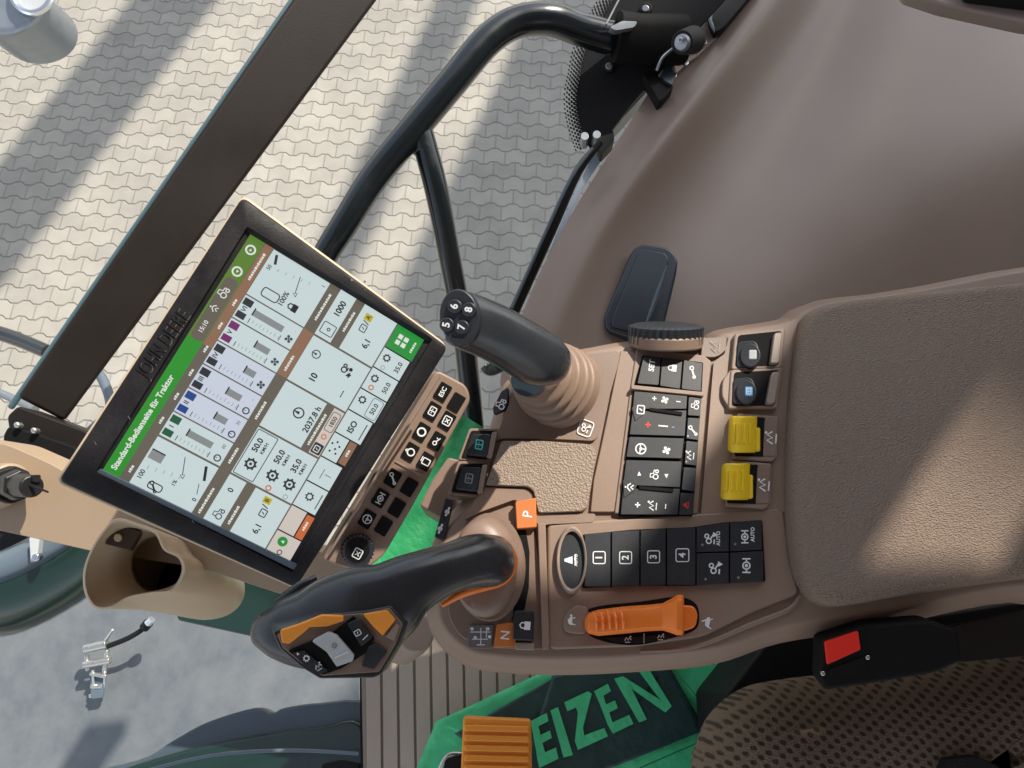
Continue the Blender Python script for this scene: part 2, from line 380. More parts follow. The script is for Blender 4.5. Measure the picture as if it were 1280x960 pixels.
ICON = {
 'lock': [('p', [(-.35, -.4), (.35, -.4), (.35, .1), (-.35, .1)]), ('l', [(-.22, .1), (-.22, .35), (0, .48), (.22, .35), (.22, .1)], .12)],
 'gear': [('c', 0, 0, .33, .16)] + [('l', [(.33 * math.cos(a), .33 * math.sin(a)), (.5 * math.cos(a), .5 * math.sin(a))], .14) for a in [k * PI / 4 for k in range(8)]],
 'ring': [('c', 0, 0, .38, .16)],
 'ringhouse': [('c', 0, -.05, .34, .13), ('p', [(-.2, .38), (.2, .38), (0, .56)])],
 'tractor': [('c', -.22, -.15, .25, .1), ('c', .33, -.25, .15, .1), ('l', [(-.3, .1), (-.3, .42), (.05, .42), (.1, .1), (.45, .05), (.45, -.1)], .1)],
 'tractarrow': [('c', -.1, .25, .2, .1), ('c', .22, .3, .12, .1), ('l', [(-.1, .0), (.2, .05)], .1), ('l', [(-.45, -.1), (-.1, -.3)], .1), ('p', [(-.55, -.3), (-.2, -.1), (-.2, -.45)]), ('d', .15, -.2, .15)],
 'fan': [('d', 0, 0, .1)] + [('d', .25 * math.cos(a), .25 * math.sin(a), .15) for a in (0.5, 2.1, 3.7, 5.2)],
 'steer': [('c', 0, 0, .42, .1), ('d', 0, 0, .14), ('l', [(-.4, .05), (.4, .05)], .09), ('l', [(0, 0), (0, -.4)], .09)],
 'wrench': [('l', [(-.35, -.35), (.2, .2)], .17), ('c', .28, .28, .17, .11), ('c', -.35, -.35, .12, .1)],
 'arrowup': [('p', [(-.3, -.3), (.3, -.3), (0, .35)])],
 'arrowdn': [('p', [(-.3, .3), (.3, .3), (0, -.35)])],
 'box': [('b', (-.42, -.36, .42, .36), .12, .12), ('l', [(-.1, -.15), (.1, .15)], .12)],
 'boxx': [('b', (-.42, -.36, .42, .36), .1, .12), ('l', [(-.2, -.18), (.2, .18)], .1), ('l', [(-.2, .18), (.2, -.18)], .1)],
 'book': [('b', (-.4, -.3, .4, .3), .1, .1), ('l', [(0, -.3), (0, .3)], .1), ('l', [(-.25, .05), (-.1, .05)], .08), ('l', [(.1, .05), (.25, .05)], .08)],
 'plus': [('l', [(-.3, 0), (.3, 0)], .14), ('l', [(0, -.3), (0, .3)], .14)],
 'minus': [('l', [(-.3, 0), (.3, 0)], .14)],
 'tri': [('p', [(-.35, -.3), (.35, -.3), (0, .4)])],
 'trio': [('l', [(-.35, -.3), (.35, -.3), (0, .35), (-.35, -.3)], .12)],
 'man': [('l', [(-.4, -.1), (-.1, .2), (.2, .2), (.4, -.1)], .12), ('d', 0, .42, .1), ('l', [(-.2, -.4), (0, -.1), (.25, -.4)], .12)],
 'squig': [('l', [(-.45, -.2), (-.2, .25), (0, -.15), (.2, .25), (.45, -.1)], .12), ('d', .35, .35, .1), ('l', [(-.4, -.42), (.3, -.42)], .1)],
 'link': [('c', -.2, .1, .18, .09), ('c', .15, .28, .14, .09), ('l', [(-.05, 0), (.4, -.25)], .1), ('p', [(.1, -.2), (.5, -.15), (.3, -.5)]), ('l', [(-.4, -.3), (-.05, -.3)], .1)],
 'axle': [('c', 0, 0, .26, .1), ('l', [(-.5, .3), (-.5, -.3)], .1), ('l', [(.5, .3), (.5, -.3)], .1), ('l', [(-.5, 0), (-.25, 0)], .1), ('l', [(.25, 0), (.5, 0)], .1), ('d', 0, 0, .12)],
 'rabbit': [('p', [(-.5, -.2), (-.3, .15), (.1, .2), (.45, .05), (.5, -.15), (.2, -.25)]), ('l', [(.25, .1), (.0, .5)], .12), ('l', [(-.4, -.2), (-.5, -.45)], .1), ('l', [(.25, -.2), (.4, -.45)], .1)],
 'turtle': [('p', [(-.45, -.1), (-.3, .25), (.1, .35), (.35, .1), (.4, -.1)]), ('d', .5, .0, .12), ('l', [(-.3, -.1), (-.4, -.4)], .1), ('l', [(.25, -.1), (.3, -.4)], .1)],
 'cup': [('b', (-.3, -.4, .3, .3), .1, .08), ('l', [(-.15, .45), (.35, .45)], .1)],
 'compass': [('c', 0, 0, .38, .1), ('p', [(-.12, -.05), (.12, -.05), (0, .5)])],
 'key': [('c', -.25, .1, .18, .1), ('l', [(-.1, .05), (.4, -.2)], .1), ('l', [(.2, -.1), (.3, .15)], .09)],
 'auto': [('p', [(-.1, .5), (.08, .5), (.28, -.1), (-.3, -.1)]), ('l', [(-.42, -.3), (.4, -.3)], .1)],
}

# ================================================================== SETTING
g = MB(); s_ = 14
g.add([(-s_, -s_, GZ), (s_, -s_, GZ), (s_, s_, GZ), (-s_, s_, GZ)], [(0, 1, 2, 3)], M['paver'])
go = g.build('pavement'); go['kind'] = 'structure'
base = mat('yard_ground', (.28, .27, .25), .9, var=.2, vscale=.3)
g = MB(); g.add([(-300, -300, GZ - .02), (300, -300, GZ - .02), (300, 300, GZ - .02), (-300, 300, GZ - .02)], [(0, 1, 2, 3)], base)
go = g.build('ground'); go['kind'] = 'structure'
fl = MB()     # cab floor mat base under console
FZ = -.50
flo = fl.prism(Z(FZ), [(449, 770), (452, 1100), (1500, 1100), (1500, 560), (900, 500), (760, 640), (560, 700)], 0, -.02, M['rubber']).build('cab_floor'); flo['kind'] = 'structure'

# unseen overhead beams, added to cast shadow bands on the paving
GP = Z(GZ); tshadow = (1.7 - GZ) / SUN.z
def beam(a, b, w, label):
    p, q = GP.at(*a), GP.at(*b); d = (q - p).normalized()
    p = p - d * 1.5 + SUN * tshadow; q = q + d * 4 + SUN * tshadow
    m_ = MB(); n = d.cross(Vector((0, 0, 1))).normalized() * w / 2; u = Vector((0, 0, .06))
    m_.loft([[p + n + u, p - n + u, p - n - u, p + n - u], [q + n + u, q - n + u, q - n - u, q + n - u]], M['greymetal'])
    return tag(m_.build('shadow_beam', bev=.01), label, 'canopy beam', 'unseen beams added to shade the paving')
def beam_band(l0, l1, r0, r1, label):
    a = ((l0[0] + r0[0]) / 2, (l0[1] + r0[1]) / 2); b = ((l1[0] + r1[0]) / 2, (l1[1] + r1[1]) / 2)
    P0, P1, Q0 = GP.at(*l0), GP.at(*l1), GP.at(*r0); d = (P1 - P0).normalized(); w = ((Q0 - P0) - d * (Q0 - P0).dot(d)).length
    return beam(a, b, w, label)
beam_band((0, 200), (150, 0), (33, 315), (285, 0), 'broad unseen beam added overhead to shade the left strip of paving')
beam_band((480, 141), (544, 0), (527, 150), (600, 0), 'narrow unseen beam added overhead to shade the strip behind the rail')
beam_band((575, 200), (655, 0), (760, 260), (880, 0), 'widest unseen beam added overhead to shade the paving beside the window')

# ================================================================== CAB FRAME
post_a = None
def sunpt(s, a, z): return Vector((SUN.x, SUN.y, 0)).normalized() * a + Vector((math.sin(AZ), -math.cos(AZ), 0)) * s + Vector((0, 0, z))
cabf = thing('cab_frame', 'tractor cab roof and rear post beyond the trim panel', 'cab frame', (0, .6, 1.2))
m_ = MB(); hz = Vector((SUN.x, SUN.y, 0)).normalized(); sd = Vector((math.sin(AZ), -math.cos(AZ), 0))
def sbox(mb, s0, s1, a0, a1, z0, z1, m):
    lo = [sunpt(s0, a0, z0), sunpt(s1, a0, z0), sunpt(s1, a1, z0), sunpt(s0, a1, z0)]; hi = [v + Vector((0, 0, z1 - z0)) for v in lo]
    mb.loft([lo, hi], m)
sbox(m_, .022, .178, 1.28, 1.34, .70, 1.75, M['pillar']); m_.build('post', cabf, bev=.01)
def zq(q_, a_): return (q_ + a_ * math.sin(EL)) / math.cos(EL)
fa = MB(); sbox(fa, -.36, 2.4, 6.0, 6.1, zq(-1.35, 6.0), zq(-.262, 6.0), M['greymetal']); tag(fa.build('shade_board', bev=.01), 'long grey unseen board added beyond the tractor to shade the trim panel', 'shade board')  # unseen board, added only to keep the sun off the trim panel
m_ = MB(); m_.loft([[Vector(p) for p in ((-.75, -1.0, 1.18), (1.1, -1.0, 1.18), (1.1, .95, 1.18), (-.75, .95, 1.18))], [Vector(p) for p in ((-.75, -1.0, 1.24), (1.1, -1.0, 1.24), (1.1, .95, 1.24), (-.75, .95, 1.24))]], M['trim']); m_.build('roof', cabf, bev=.01)
m_ = MB(); m_.loft([[Vector(p) for p in ((1.05, -1.0, -.5), (1.1, -1.0, -.5), (1.1, .885, -.5), (1.05, .885, -.5))], [Vector(p) for p in ((1.05, -1.0, 1.17), (1.1, -1.0, 1.17), (1.1, .885, 1.17), (1.05, .885, 1.17))]], M['trim']); m_.build('rear_wall', cabf, bev=.01)

# windscreen pillar
wp = thing('windscreen_pillar', 'broad dark brown cab pillar running diagonally behind the touchscreen', 'pillar', R(60, 520, 1.15))
def beam_px(mb, A, B, wA, wB, dA, dB, th, m, off=(0, 0)):
    """rectangular beam whose centre line runs from pixel A to B, widths in px"""
    a, b = R(A[0], A[1], dA), R(B[0], B[1], dB); t = (b - a).normalized(); v = (C - (a + b) / 2).normalized()
    sdv = t.cross(v).normalized(); dp = sdv.cross(t).normalized()
    rr = []
    for p, w, d in ((a, wA, dA), (b, wB, dB)):
        h = w * d / F / 2
        rr.append([p + sdv * h + dp * th / 2, p - sdv * h + dp * th / 2, p - sdv * h - dp * th / 2, p + sdv * h - dp * th / 2])
    mb.loft(rr, m)
m_ = MB(); beam_px(m_, (53, 510), (460, -58), 58, 78, 1.10, 1.28, .05, M['pillar']); m_.build('post', wp, bev=.006)
m_ = MB(); beam_px(m_, (13, 510), (407, -58), 8, 9, 1.10, 1.28, .03, M['pillaredge']); m_.build('edge_strip', wp, bev=.004)
m_ = MB(); m_.prism(Plane(R(50, 540, 1.06), (0.1, -.2, 1)), rnd([(8, 520), (22, 507), (112, 540), (104, 566), (95, 590), (60, 578), (14, 560)], 5), .01, -.05, M['pillar'])
m_.build('foot', wp, bev=.004)
m_ = MB(); m_.prism(Plane(R(50, 540, 1.04), (0.1, -.2, 1)), rnd([(3, 545), (10, 532), (40, 540), (98, 560), (90, 585), (62, 588), (40, 572), (5, 562)], 6), .012, -.03, M['gap'])
for q in ((20, 531), (41, 538)): m_.prism(Plane(R(50, 540, 1.03), (0.1, -.2, 1)), circ(q[0], q[1], 4), .014, .0, M['metal'])
m_.build('hinge', wp, bev=.003)

# side rods outside on the left
for k, (pth, r_, lb) in enumerate((([(-60, 400, 1.6), (10, 420, 1.55), (60, 440, 1.5)], 9, 'dark round bar emerging left of the brown pillar'),
                                   ([(95, 560, 1.3), (112, 540, 1.3), (138, 510, 1.35), (126, 470, 1.4), (112, 462, 1.4)], 6, 'curved grey rod between the brown pillar and the touchscreen'),
                                   ([(-30, 478, 1.5), (20, 500, 1.45), (44, 512, 1.4)], 5, 'thin pale rod just above the pillar hinge at the left edge'))):
    m_ = MB(); m_.ptube([(*p, r_) for p in pth], [M['rail'], M['bluegrey'], M['greymetal']][k], 12, 5); tag(m_.build('metal_rod'), lb, 'rod')
# round lamp top left
lp = thing('work_lamp', 'round silver rimmed lamp at the top left over the paving', 'lamp', R(30, 5, 2.2))
pl = Plane(R(30, 5, 2.2), (0, -.3, 1))
m_ = MB(); m_.prism(pl, circ(0, 2, 52, 40, 36), 0, -.2, M['greymetal']); m_.build('housing', lp, bev=.02, seg=4)
m_ = MB(); a_ = [pl.at(*p, .02) for p in circ(40, -12, 26, 28, 36)]; m_.tube(a_ + a_[:2], .007 * 1.3, M['chrome'], 8, cap=False); m_.build('rim', lp)
m_ = MB(); m_.prism(pl, circ(40, -12, 25, 27, 36), .012, 0, M['slide']); m_.build('lens', lp)

# outside grab rail
gr = thing('grab_rail', 'thick black tubular grab rail bent over outside the cab window', 'rail', R(420, 310, .95))
m_ = MB(); m_.ptube([(388, 360, .94, 16), (405, 322, .95, 16), (428, 285, .95, 17), (468, 222, .96, 18), (520, 158, .97, 18.5), (568, 100, .98, 19), (608, 52, .99, 19.5), (645, 28, 1.0, 19.5), (688, 24, 1.01, 20), (730, 38, 1.03, 20), (775, 48, 1.05, 21), (830, 44, 1.07, 20)], M['rail'], 28, 6)
m_.build('bent_tube', gr)
m_ = MB(); m_.ptube([(519, 148, .972, 13), (528, 172, .975, 15), (545, 235, .98, 15), (562, 320, 1.0, 14), (580, 420, 1.03, 14), (592, 535, 1.06, 14)], M['rail'], 24, 5); m_.build('upright_tube', gr)
m_ = MB(); m_.ptube([(522, 156, .974, 17, .015), (532, 190, .975, 16.5, .015)], M['rail'], 20, 1); m_.build('weld_gusset', gr, bev=.003)
m_ = MB(); m_.ptube([(770, 46, 1.035, 30, .03), (800, 50, 1.04, 30, .03), (850, 50, 1.06, 30, .03)], M['gap'], 16, 1, exp=.7)
m_.prism(Plane(R(790, 32, 1.0), (.1, -.4, 1)), rnd([(762, 34), (778, 26), (797, 27), (793, 34), (770, 38)], 3), .004, -.01, M['greymetal']); m_.build('mounting_boot', gr, bev=.004)

# side window frame: frit, seal, strip, latch
sw = thing('side_window', 'black edged side window with dotted border and latch', 'window', R(740, 190, 1.05))
FP = Plane(R(770, 120, 1.08), (-.25, -.35, 1))
m_ = MB()
fr = [(800, -60), (775, -25), (748, 8), (722, 58), (714, 92), (709, 120), (713, 150), (722, 178)]
frs = [Vector(p) for p in spl(fr, 30, False)]
fo = [tuple(p + Vector((12, 2))) for p in frs[::6]] + [(742, 192), (790, 130), (850, 60), (960, -60), (815, -60)]
m_.prism(FP, fo, 0, -.006, M['rubber'])
def along(step):
    out = []; acc = 0
    for a_, b2 in zip(frs, frs[1:]):
        d_ = (b2 - a_).length
        while acc <= d_: out.append((a_.lerp(b2, acc / d_), (b2 - a_).normalized())); acc += step
        acc -= d_
    return out
for j in range(6):
    for k, (p, tdir) in enumerate(along(5.0)):
        nn = Vector((tdir.y, -tdir.x)); nn = -nn if nn.x > 0 else nn
        qd = p + Vector((12, 2)) + nn * (.5 + j * 3.1) + tdir * (2.5 if j % 2 else 0)
        m_.prism(FP, circ(qd.x, qd.y, 2.05 - j * .22, n=8), .0004 + j * .0001, -.003, M['rubber'])
m_.build('dotted_border', sw)
m_ = MB(); m_.ptube([(751, 178, 1.03, 4), (722, 215, 1.03, 6), (690, 285, 1.03, 7), (655, 362, 1.03, 7), (640, 395, 1.03, 7)], M['rubber'], 12, 4)
m_.ptube([(741, 185, 1.02, 1.6), (714, 222, 1.02, 2.2), (683, 288, 1.02, 2.2), (640, 385, 1.02, 2)], M['bluegrey'], 8, 4); m_.build('seal', sw)
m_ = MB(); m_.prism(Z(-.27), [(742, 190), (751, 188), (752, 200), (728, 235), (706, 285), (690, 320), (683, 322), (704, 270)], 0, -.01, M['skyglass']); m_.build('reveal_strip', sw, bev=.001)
m_ = MB(); m_.prism(Z(-.245), rnd([(757, 157), (764, 163), (829, 92), (811, 78), (806, 90), (780, 118)], 2), 0, -.03, M['bluegrey']); m_.build('slide_rail', sw, bev=.002)
m_ = MB(); m_.prism(Z(-.235), rnd([(748, 170), (757, 157), (767, 164), (768, 176), (752, 193), (748, 182)], 3), 0, -.02, M['rubber'])
for q in ((731, 170), (746, 168)): m_.prism(Z(-.225), circ(*q, 5), 0, -.02, M['greymetal'])
m_.build('end_block', sw, bev=.002)
for q in ((807, 10), (761, 82)):
    m_ = MB(); m_.prism(FP, circ(*q, 8), .006, -.01, M['rubber']); m_.prism(FP, circ(q[0], q[1], 4.5), .010, 0, M['greymetal']); m_.build('bolt', sw, bev=.0015)
m_ = MB(); m_.ptube([(776, -5, 1.0, 1.2), (758, 30, 1.0, 1.2)], M['greymetal'], 6, 1); m_.build('wire', sw)
m_ = MB(); m_.prism(Z(-.20), rnd([(868, 15), (877, 13), (885, 28), (898, 45), (872, 70), (860, 78), (845, 92), (835, 80), (838, 66), (860, 40)], 3), 0, -.006, M['trim'])
for q in ((872, 33), (881, 52), (858, 78), (843, 94)): m_.prism(Z(-.20), circ(*q, 3), .003, 0, M['chrome'])
lt = m_.build('latch_plate', sw, bev=.001)
m_ = MB(); m_.ptube([(852, 53, .905, 14), (866, 50, .93, 17)], M['rubber'], 24, 1); m_.ptube([(851, 53, .90, 9), (854, 53, .905, 11)], M['greymetal'], 20, 1); m_.ptube([(850, 50, .885, 3.2), (851, 51, .9, 3.2)], M['chrome'], 12, 1); m_.build('latch_knob', sw, bev=.001)
m_ = MB(); m_.prism(Z(-.19), rnd([(804, 93), (812, 88), (842, 108), (830, 122), (824, 126), (818, 115)], 2), 0, -.02, M['rubber']); m_.ptube([(842, 60, .93, 1.8), (828, 72, .92, 1.8), (821, 88, .92, 1.8)], M['greymetal'], 8, 4)
m_.prism(Z(-.185), rnd([(826, 92), (836, 76), (844, 96), (840, 106), (830, 100)], 2), 0, -.01, M['smoke']); m_.build('latch_lever', sw, bev=.0015)
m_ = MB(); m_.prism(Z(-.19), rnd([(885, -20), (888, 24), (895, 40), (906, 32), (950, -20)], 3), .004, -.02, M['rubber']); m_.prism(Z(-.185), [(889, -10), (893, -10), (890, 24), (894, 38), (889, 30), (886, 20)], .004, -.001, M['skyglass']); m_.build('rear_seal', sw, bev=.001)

# ================================================================== SIDE TRIM PANEL
tp = thing('side_trim_panel', 'large hollow taupe plastic trim panel behind the armrest', 'trim panel', Z(-.3).at(1000, 300))
T_ = [
 [(905, -100, -.215), (985, -80, -.21), (1012, -78, -.176), (1030, -70, -.205), (1050, -55, -.27), (1080, -50, -.29), (1150, -40, -.26), (1260, -70, -.27), (1400, -80, -.33), (1600, -80, -.42)],
 [(850, 60, -.215), (925, 15, -.21), (949, 14, -.176), (966, 24, -.205), (988, 60, -.28), (1020, 95, -.31), (1095, 130, -.27), (1220, 130, -.29), (1390, 60, -.36), (1600, 50, -.45)],
 [(762, 190, -.215), (820, 152, -.21), (845, 150, -.176), (864, 162, -.205), (895, 195, -.265), (940, 225, -.285), (1050, 262, -.255), (1190, 275, -.30), (1380, 240, -.37), (1600, 200, -.45)],
 [(690, 305, -.215), (735, 262, -.21), (756, 266, -.186), (774, 280, -.21), (820, 310, -.240), (880, 335, -.245), (980, 372, -.245), (1130, 385, -.31), (1340, 350, -.38), (1600, 320, -.45)],
 [(652, 392, -.215), (690, 362, -.21), (708, 370, -.198), (728, 386, -.215), (780, 420, -.235), (860, 440, -.24), (970, 470, -.26), (1120, 490, -.32), (1340, 450, -.38), (1600, 420, -.45)],
 [(612, 500, -.215), (650, 480, -.22), (670, 485, -.22), (690, 500, -.225), (770, 540, -.24), (860, 570, -.25), (980, 600, -.28), (1130, 600, -.34), (1340, 560, -.38), (1600, 560, -.45)],
]
m_ = MB(); m_.grid([[Z(z).at(x, y) for x, y, z in r] for r in T_], M['trim']); m_.build('shell', tp, sub=3)
hp = Plane(Z(-.222).at(800, 365), (-.10, -.06, 1))
m_ = MB(); m_.prism(hp, rnd([(802, 304), (836, 309), (848, 322), (846, 340), (826, 424), (812, 430), (757, 412), (755, 395), (790, 312)], [12, 14, 12, 6, 6, 8, 12, 10, 12]), .012, -.02, M['smoke']); hb_ = m_.build('handle_pocket', tp, bev=.0035, seg=4)
m_ = MB(); m_.prism(hp, rnd([(803, 311), (832, 316), (836, 324), (833, 338), (806, 406), (796, 415), (765, 408), (764, 400), (797, 316)], 6), .016, .0, M['smoke']); m_.build('cover', hb_, bev=.002)
m_ = MB(); m_.ptube([(834, 332, .93, 1.3), (822, 368, .93, 3.6), (808, 404, .93, 1.6)], M['bluegrey'], 8, 4); m_.build('pull_lip', hb_)
m_ = MB(); m_.prism(Z(-.05), rnd([(1120, -40), (1300, -40), (1400, 0), (1400, 40), (1285, 28), (1180, 5), (1135, -10)], 6), 0, -.02, M['sill']); m_.build('top_rail', tp, bev=.006)
m_ = MB(); m_.prism(Z(-.03), [(1180, -60), (1420, -60), (1420, 8), (1290, -2), (1215, -12)], 0, -.02, M['rubber']); m_.build('rear_gap_seal', tp, bev=.004)

# ================================================================== CONSOLE
con = thing('armrest_console', 'taupe tractor armrest control console with levers, keys and padded armrest', 'control console', Z(-.15).at(900, 620))
# body by lofted outlines
top = [(640, 480), (655, 470), (700, 446), (745, 436), (800, 428), (882, 430), (905, 414), (985, 400), (1012, 384), (1100, 368), (1500, 345),
       (1500, 740), (1290, 732), (1120, 764), (985, 785), (900, 812), (800, 822), (700, 826), (618, 822), (580, 812), (552, 784), (545, 752), (545, 705), (560, 660), (590, 625), (604, 600), (616, 560), (628, 520)]
def shift(pts, dx, dy, k=1.0):
    cx, cy = 900, 620
    return [(cx + (x - cx) * k + dx, cy + (y - cy) * k + dy) for x, y in pts]
tops = spl(top, 5)
m_ = MB()
def ringz(pts, z): return [Z(z).at(*p) for p in pts]
def scale_world(ring, k, z):
    c_ = sum(ring, Vector()) / len(ring)
    return [Vector((c_.x + (v.x - c_.x) * k, c_.y + (v.y - c_.y) * k, z)) for v in ring]
r0 = ringz(tops, 0)
def offs(ring, d, z):
    n = len(ring); out = []
    for i, p in enumerate(ring):
        t = (ring[(i + 1) % n] - ring[i - 1]); t.z = 0; t.normalize()
        nn = Vector((t.y, -t.x, 0)); out.append(Vector((p.x, p.y, 0)) + nn * d + Vector((0, 0, z)))
    return out
ar = sum(r0[i].x * r0[(i + 1) % len(r0)].y - r0[(i + 1) % len(r0)].x * r0[i].y for i in range(len(r0)))
sg = 1 if ar > 0 else -1
rings = [offs(r0, sg * d, z) for d, z in ((-.004, -.0015), (-.0015, -.0022), (0, -.004), (.002, -.008), (.006, -.013), (.010, -.020), (.0115, -.030), (.010, -.045), (.004, -.07), (-.004, -.10), (-.02, -.16))]
m_.loft(rings, M['taupe']); m_.build('body', con, smooth=60)

def panel(name, out, ht, hb, m, bev=.0012, r=4, parent=None, P=DK, label=None, seg=3):
    return MB().prism(P, rnd(out, r) if r else out, ht, hb, m).build(name, parent or con, bev=bev, seg=seg, label=label)
# joystick deck
panel('joystick_deck', [(643, 486), (660, 470), (706, 446), (772, 438), (776, 444), (748, 545), (742, 551), (700, 549), (628, 548), (618, 552)], .002, -.004, M['taupe2'], .0012, [6, 6, 8, 4, 4, 8, 6, 4, 4, 4])
panel('deck_strip', [(776, 438), (800, 442), (790, 484), (768, 640), (738, 640), (742, 600), (752, 555)], .0025, -.004, M['taupe'], .001, 2)
# textured vinyl pad
panel('thumb_rest', [(627, 551), (680, 551), (738, 555), (746, 566), (735, 633), (728, 639), (673, 641), (667, 614), (660, 608), (607, 606), (613, 590)], .0075, -.002, M['fabricpatch'], .0022, [3, 3, 8, 5, 8, 4, 4, 3, 8, 3, 3], label='grained tan hand rest pad beside the joystick')
panel('raised_ledge', [(606, 609), (660, 611), (667, 618), (672, 642), (745, 642), (742, 653), (690, 655), (674, 657), (644, 624), (600, 640), (580, 650), (590, 630)], .004, -.004, M['taupe'], .002, 4)
# joystick label icons
m_ = MB(); P_ = DK
m_.stroke(P_, rnd(rrect(732, 535, 19, 17, 70), 4), 1.3, .0032, M['white'], True); m_.icon(P_, 'link', 732, 535, 13, 60, .0032, M['white']); m_.build('joystick_symbol', con)
# ---- joystick
js = MB(); ja, jb = (697, 482, .695), (580, 399, .535)
def jp(t): return tuple(ja[i] + (jb[i] - ja[i]) * t for i in range(3))
js.ptube([(*jp(t), r) for t, r in ((-.03, 54), (.0, 53), (.025, 52), (.04, 44), (.06, 51), (.08, 50), (.095, 42), (.115, 47), (.135, 46), (.15, 38), (.17, 43), (.19, 41), (.205, 35), (.24, 37), (.27, 34), (.29, 30))], M['boot'], 44, 4)
jo = js.build('joystick', con, label='black multi-function joystick on a ribbed taupe boot')
jg = MB(); jg.ptube([(686, 452, .605, 24, .018), (680, 450, .59, 31, .021), (668, 445, .578, 36, .022), (645, 431, .565, 36, .021), (620, 417, .555, 36, .020), (600, 408, .548, 36, .020), (585, 402, .543, 36, .020), (574, 397, .540, 35, .020)], M['grip'], 36, 5, exp=.86); grip = jg.build('grip', jo, bev=.0025)
jc = MB(); jc.ptube([(660, 474, .63, 22), (668, 480, .66, 18)], M['smoke'], 24, 1); jc.ptube([(625, 455, .60, 10), (612, 462, .61, 8), (604, 457, .61, 5)], M['grip'], 12, 3); jc.build('rear_trigger', jo, bev=.002)
JP = Plane(R(572, 396, .520), (R(572, 396, .520) - R(600, 404, .70)).normalized() + Vector((-.18, 0, 0)))
jf = MB(); jf.prism(JP, circ(574, 397, 25, 36, 36, -.12), .0, -.009, M['dkey']); jf.build('button_face', jo, bev=.0015)
for tx, bx, by in (('6', 568, 383), ('8', 586, 387), ('5', 558, 406), ('7', 577, 409)):
    b_ = MB(); b_.prism(JP, circ(bx, by, 9.3, 9.3, 20), .0025, -.001, M['dkey'])
    b_.text(JP, tx, bx, by, 13, 80, .0027, M['white'], .03); b_.build('button', jo, bev=.0012)
j3 = MB(); j3.prism(JP, rnd([(560, 422), (588, 424), (584, 431), (566, 430)], 3), .002, -.002, M['dkey']); j3.build('rocker', jo, bev=.001)
# deck plaque left of joystick
m_ = MB(); m_.prism(Plane(DK.at(626, 508), (-.3, 0, 1)), rnd([(627, 489), (635, 484), (634, 505), (630, 512), (617, 518), (616, 510)], 2), .002, -.003, M['dkey']); m_.icon(Plane(DK.at(626, 508), (-.3, 0, 1)), 'tractor', 626, 505, 13, 70, .0023, M['white']); m_.build('plaque', con, bev=.0008)

# ---- left pair of switches
for i, (q, ic) in enumerate((([(588, 537), (624, 537), (617, 576), (575, 573)], 'iteal'), ([(574, 578), (612, 578), (605, 620), (562, 616)], 'dkey'))):
    cx = sum(p[0] for p in q) / 4; cy = sum(p[1] for p in q) / 4
    b_ = MB(); P1 = Z(-.004)
    b_.prism(P1, rnd(inset(q, 1.1), 3), .004, -.02, M['taupe'])
    o_ = b_.build('switch_bay', con, bev=.001)
    b_ = MB(); b_.prism(P1, rnd(inset(q, .93), 3), .0052, .002, M['gap']); b_.build('recess', o_)
    b_ = MB(); P2 = Plane(P1.at(cx, cy, .009), (-.35, .1, 1)); b_.prism(P2, rnd(inset([(x - 4, y) for x, y in q], .74), 5), 0, -.006, M['dkey']); b_.icon(P2, 'book', cx - 2, cy, 14, 80, .0004, M['iteal'] if i == 0 else M['greymetal']); b_.build('rocker', o_, bev=.0015)
    b_ = MB(); b_.prism(P1, rnd([(q[1][0] - 9, q[1][1] + 3), (q[1][0] - 2, q[1][1] + 2), (q[2][0] - 2, q[2][1] - 3), (q[2][0] - 9, q[2][1] - 4)], 2), .011, .003, M['trim']); b_.build('guard_tab', o_, bev=.0015)
b_ = MB(); b_.prism(Z(-.003), rnd([(557, 622), (567, 625), (555, 676), (543, 671)], 2), .003, -.004, M['dkey']); b_.stroke(Z(-.003), [(562, 634), (557, 645)], 2.4, .0034, M['white']); b_.stroke(Z(-.003), [(553, 655), (548, 667)], 2.4, .0034, M['white']); b_.flatp(Z(-.003), circ(559, 640, 3), .0034, M['white']); b_.flatp(Z(-.003), circ(550, 661, 3), .0034, M['white'])
b_.build('indicator_strip', con, bev=.0006)

# ---- thumb wheel + key column
wh = MB(); cW = R(832, 432, .720); ax = RT
def wheel(mb, c, axis, r0, r1, half, teeth, m, bump=.0012):
    axis = axis.normalized(); e1 = axis.cross(Vector((0, 0, 1))).normalized(); e2 = axis.cross(e1); rings = []
    for h, r in ((-half, r0 * .9), (-half, r0), (-half * .8, r1), (half * .8, r1), (half, r0), (half, r0 * .9)):
        ring = []
        for k in range(teeth * 4):
            a = 2 * PI * k / (teeth * 4); rr = r + (bump if (k % 4) < 2 else -bump) * (1 if abs(r - r1) < 1e-6 else .3)
            ring.append(c + axis * h + (e1 * math.cos(a) + e2 * math.sin(a)) * rr)
        rings.append(ring)
    mb.loft(rings, m)
wax = (UP + FW * -.75).normalized()
wheel(wh, R(832, 418, .722), Vector((0, .86, .50)), .030, .0345, .0095, 34, M['dkey'], .0007)
wh.build('thumb_wheel', con, smooth=25, label='knurled black thumb wheel above the key column')
wb = MB(); wheel(wb, R(832, 426, .722), Vector((0, .86, .50)), .033, .0345, .006, 20, M['taupe'], 0); wb.build('wheel_collar', con, bev=.002)
panel('key_shoulder', [(796, 434), (880, 444), (890, 452), (884, 500), (872, 642), (768, 642), (788, 484)], .004, -.004, M['taupe'], .0015, 3)
panel('icon_plaque', [(878, 422), (912, 421), (908, 438), (896, 447), (876, 446)], .003, -.003, M['taupe2'], .001, [2, 2, 8, 8, 2])
m_ = MB(); m_.icon(DK, 'squig', 893, 433, 15, 80, .0036, M['trim']); m_.build('wheel_symbol', con)
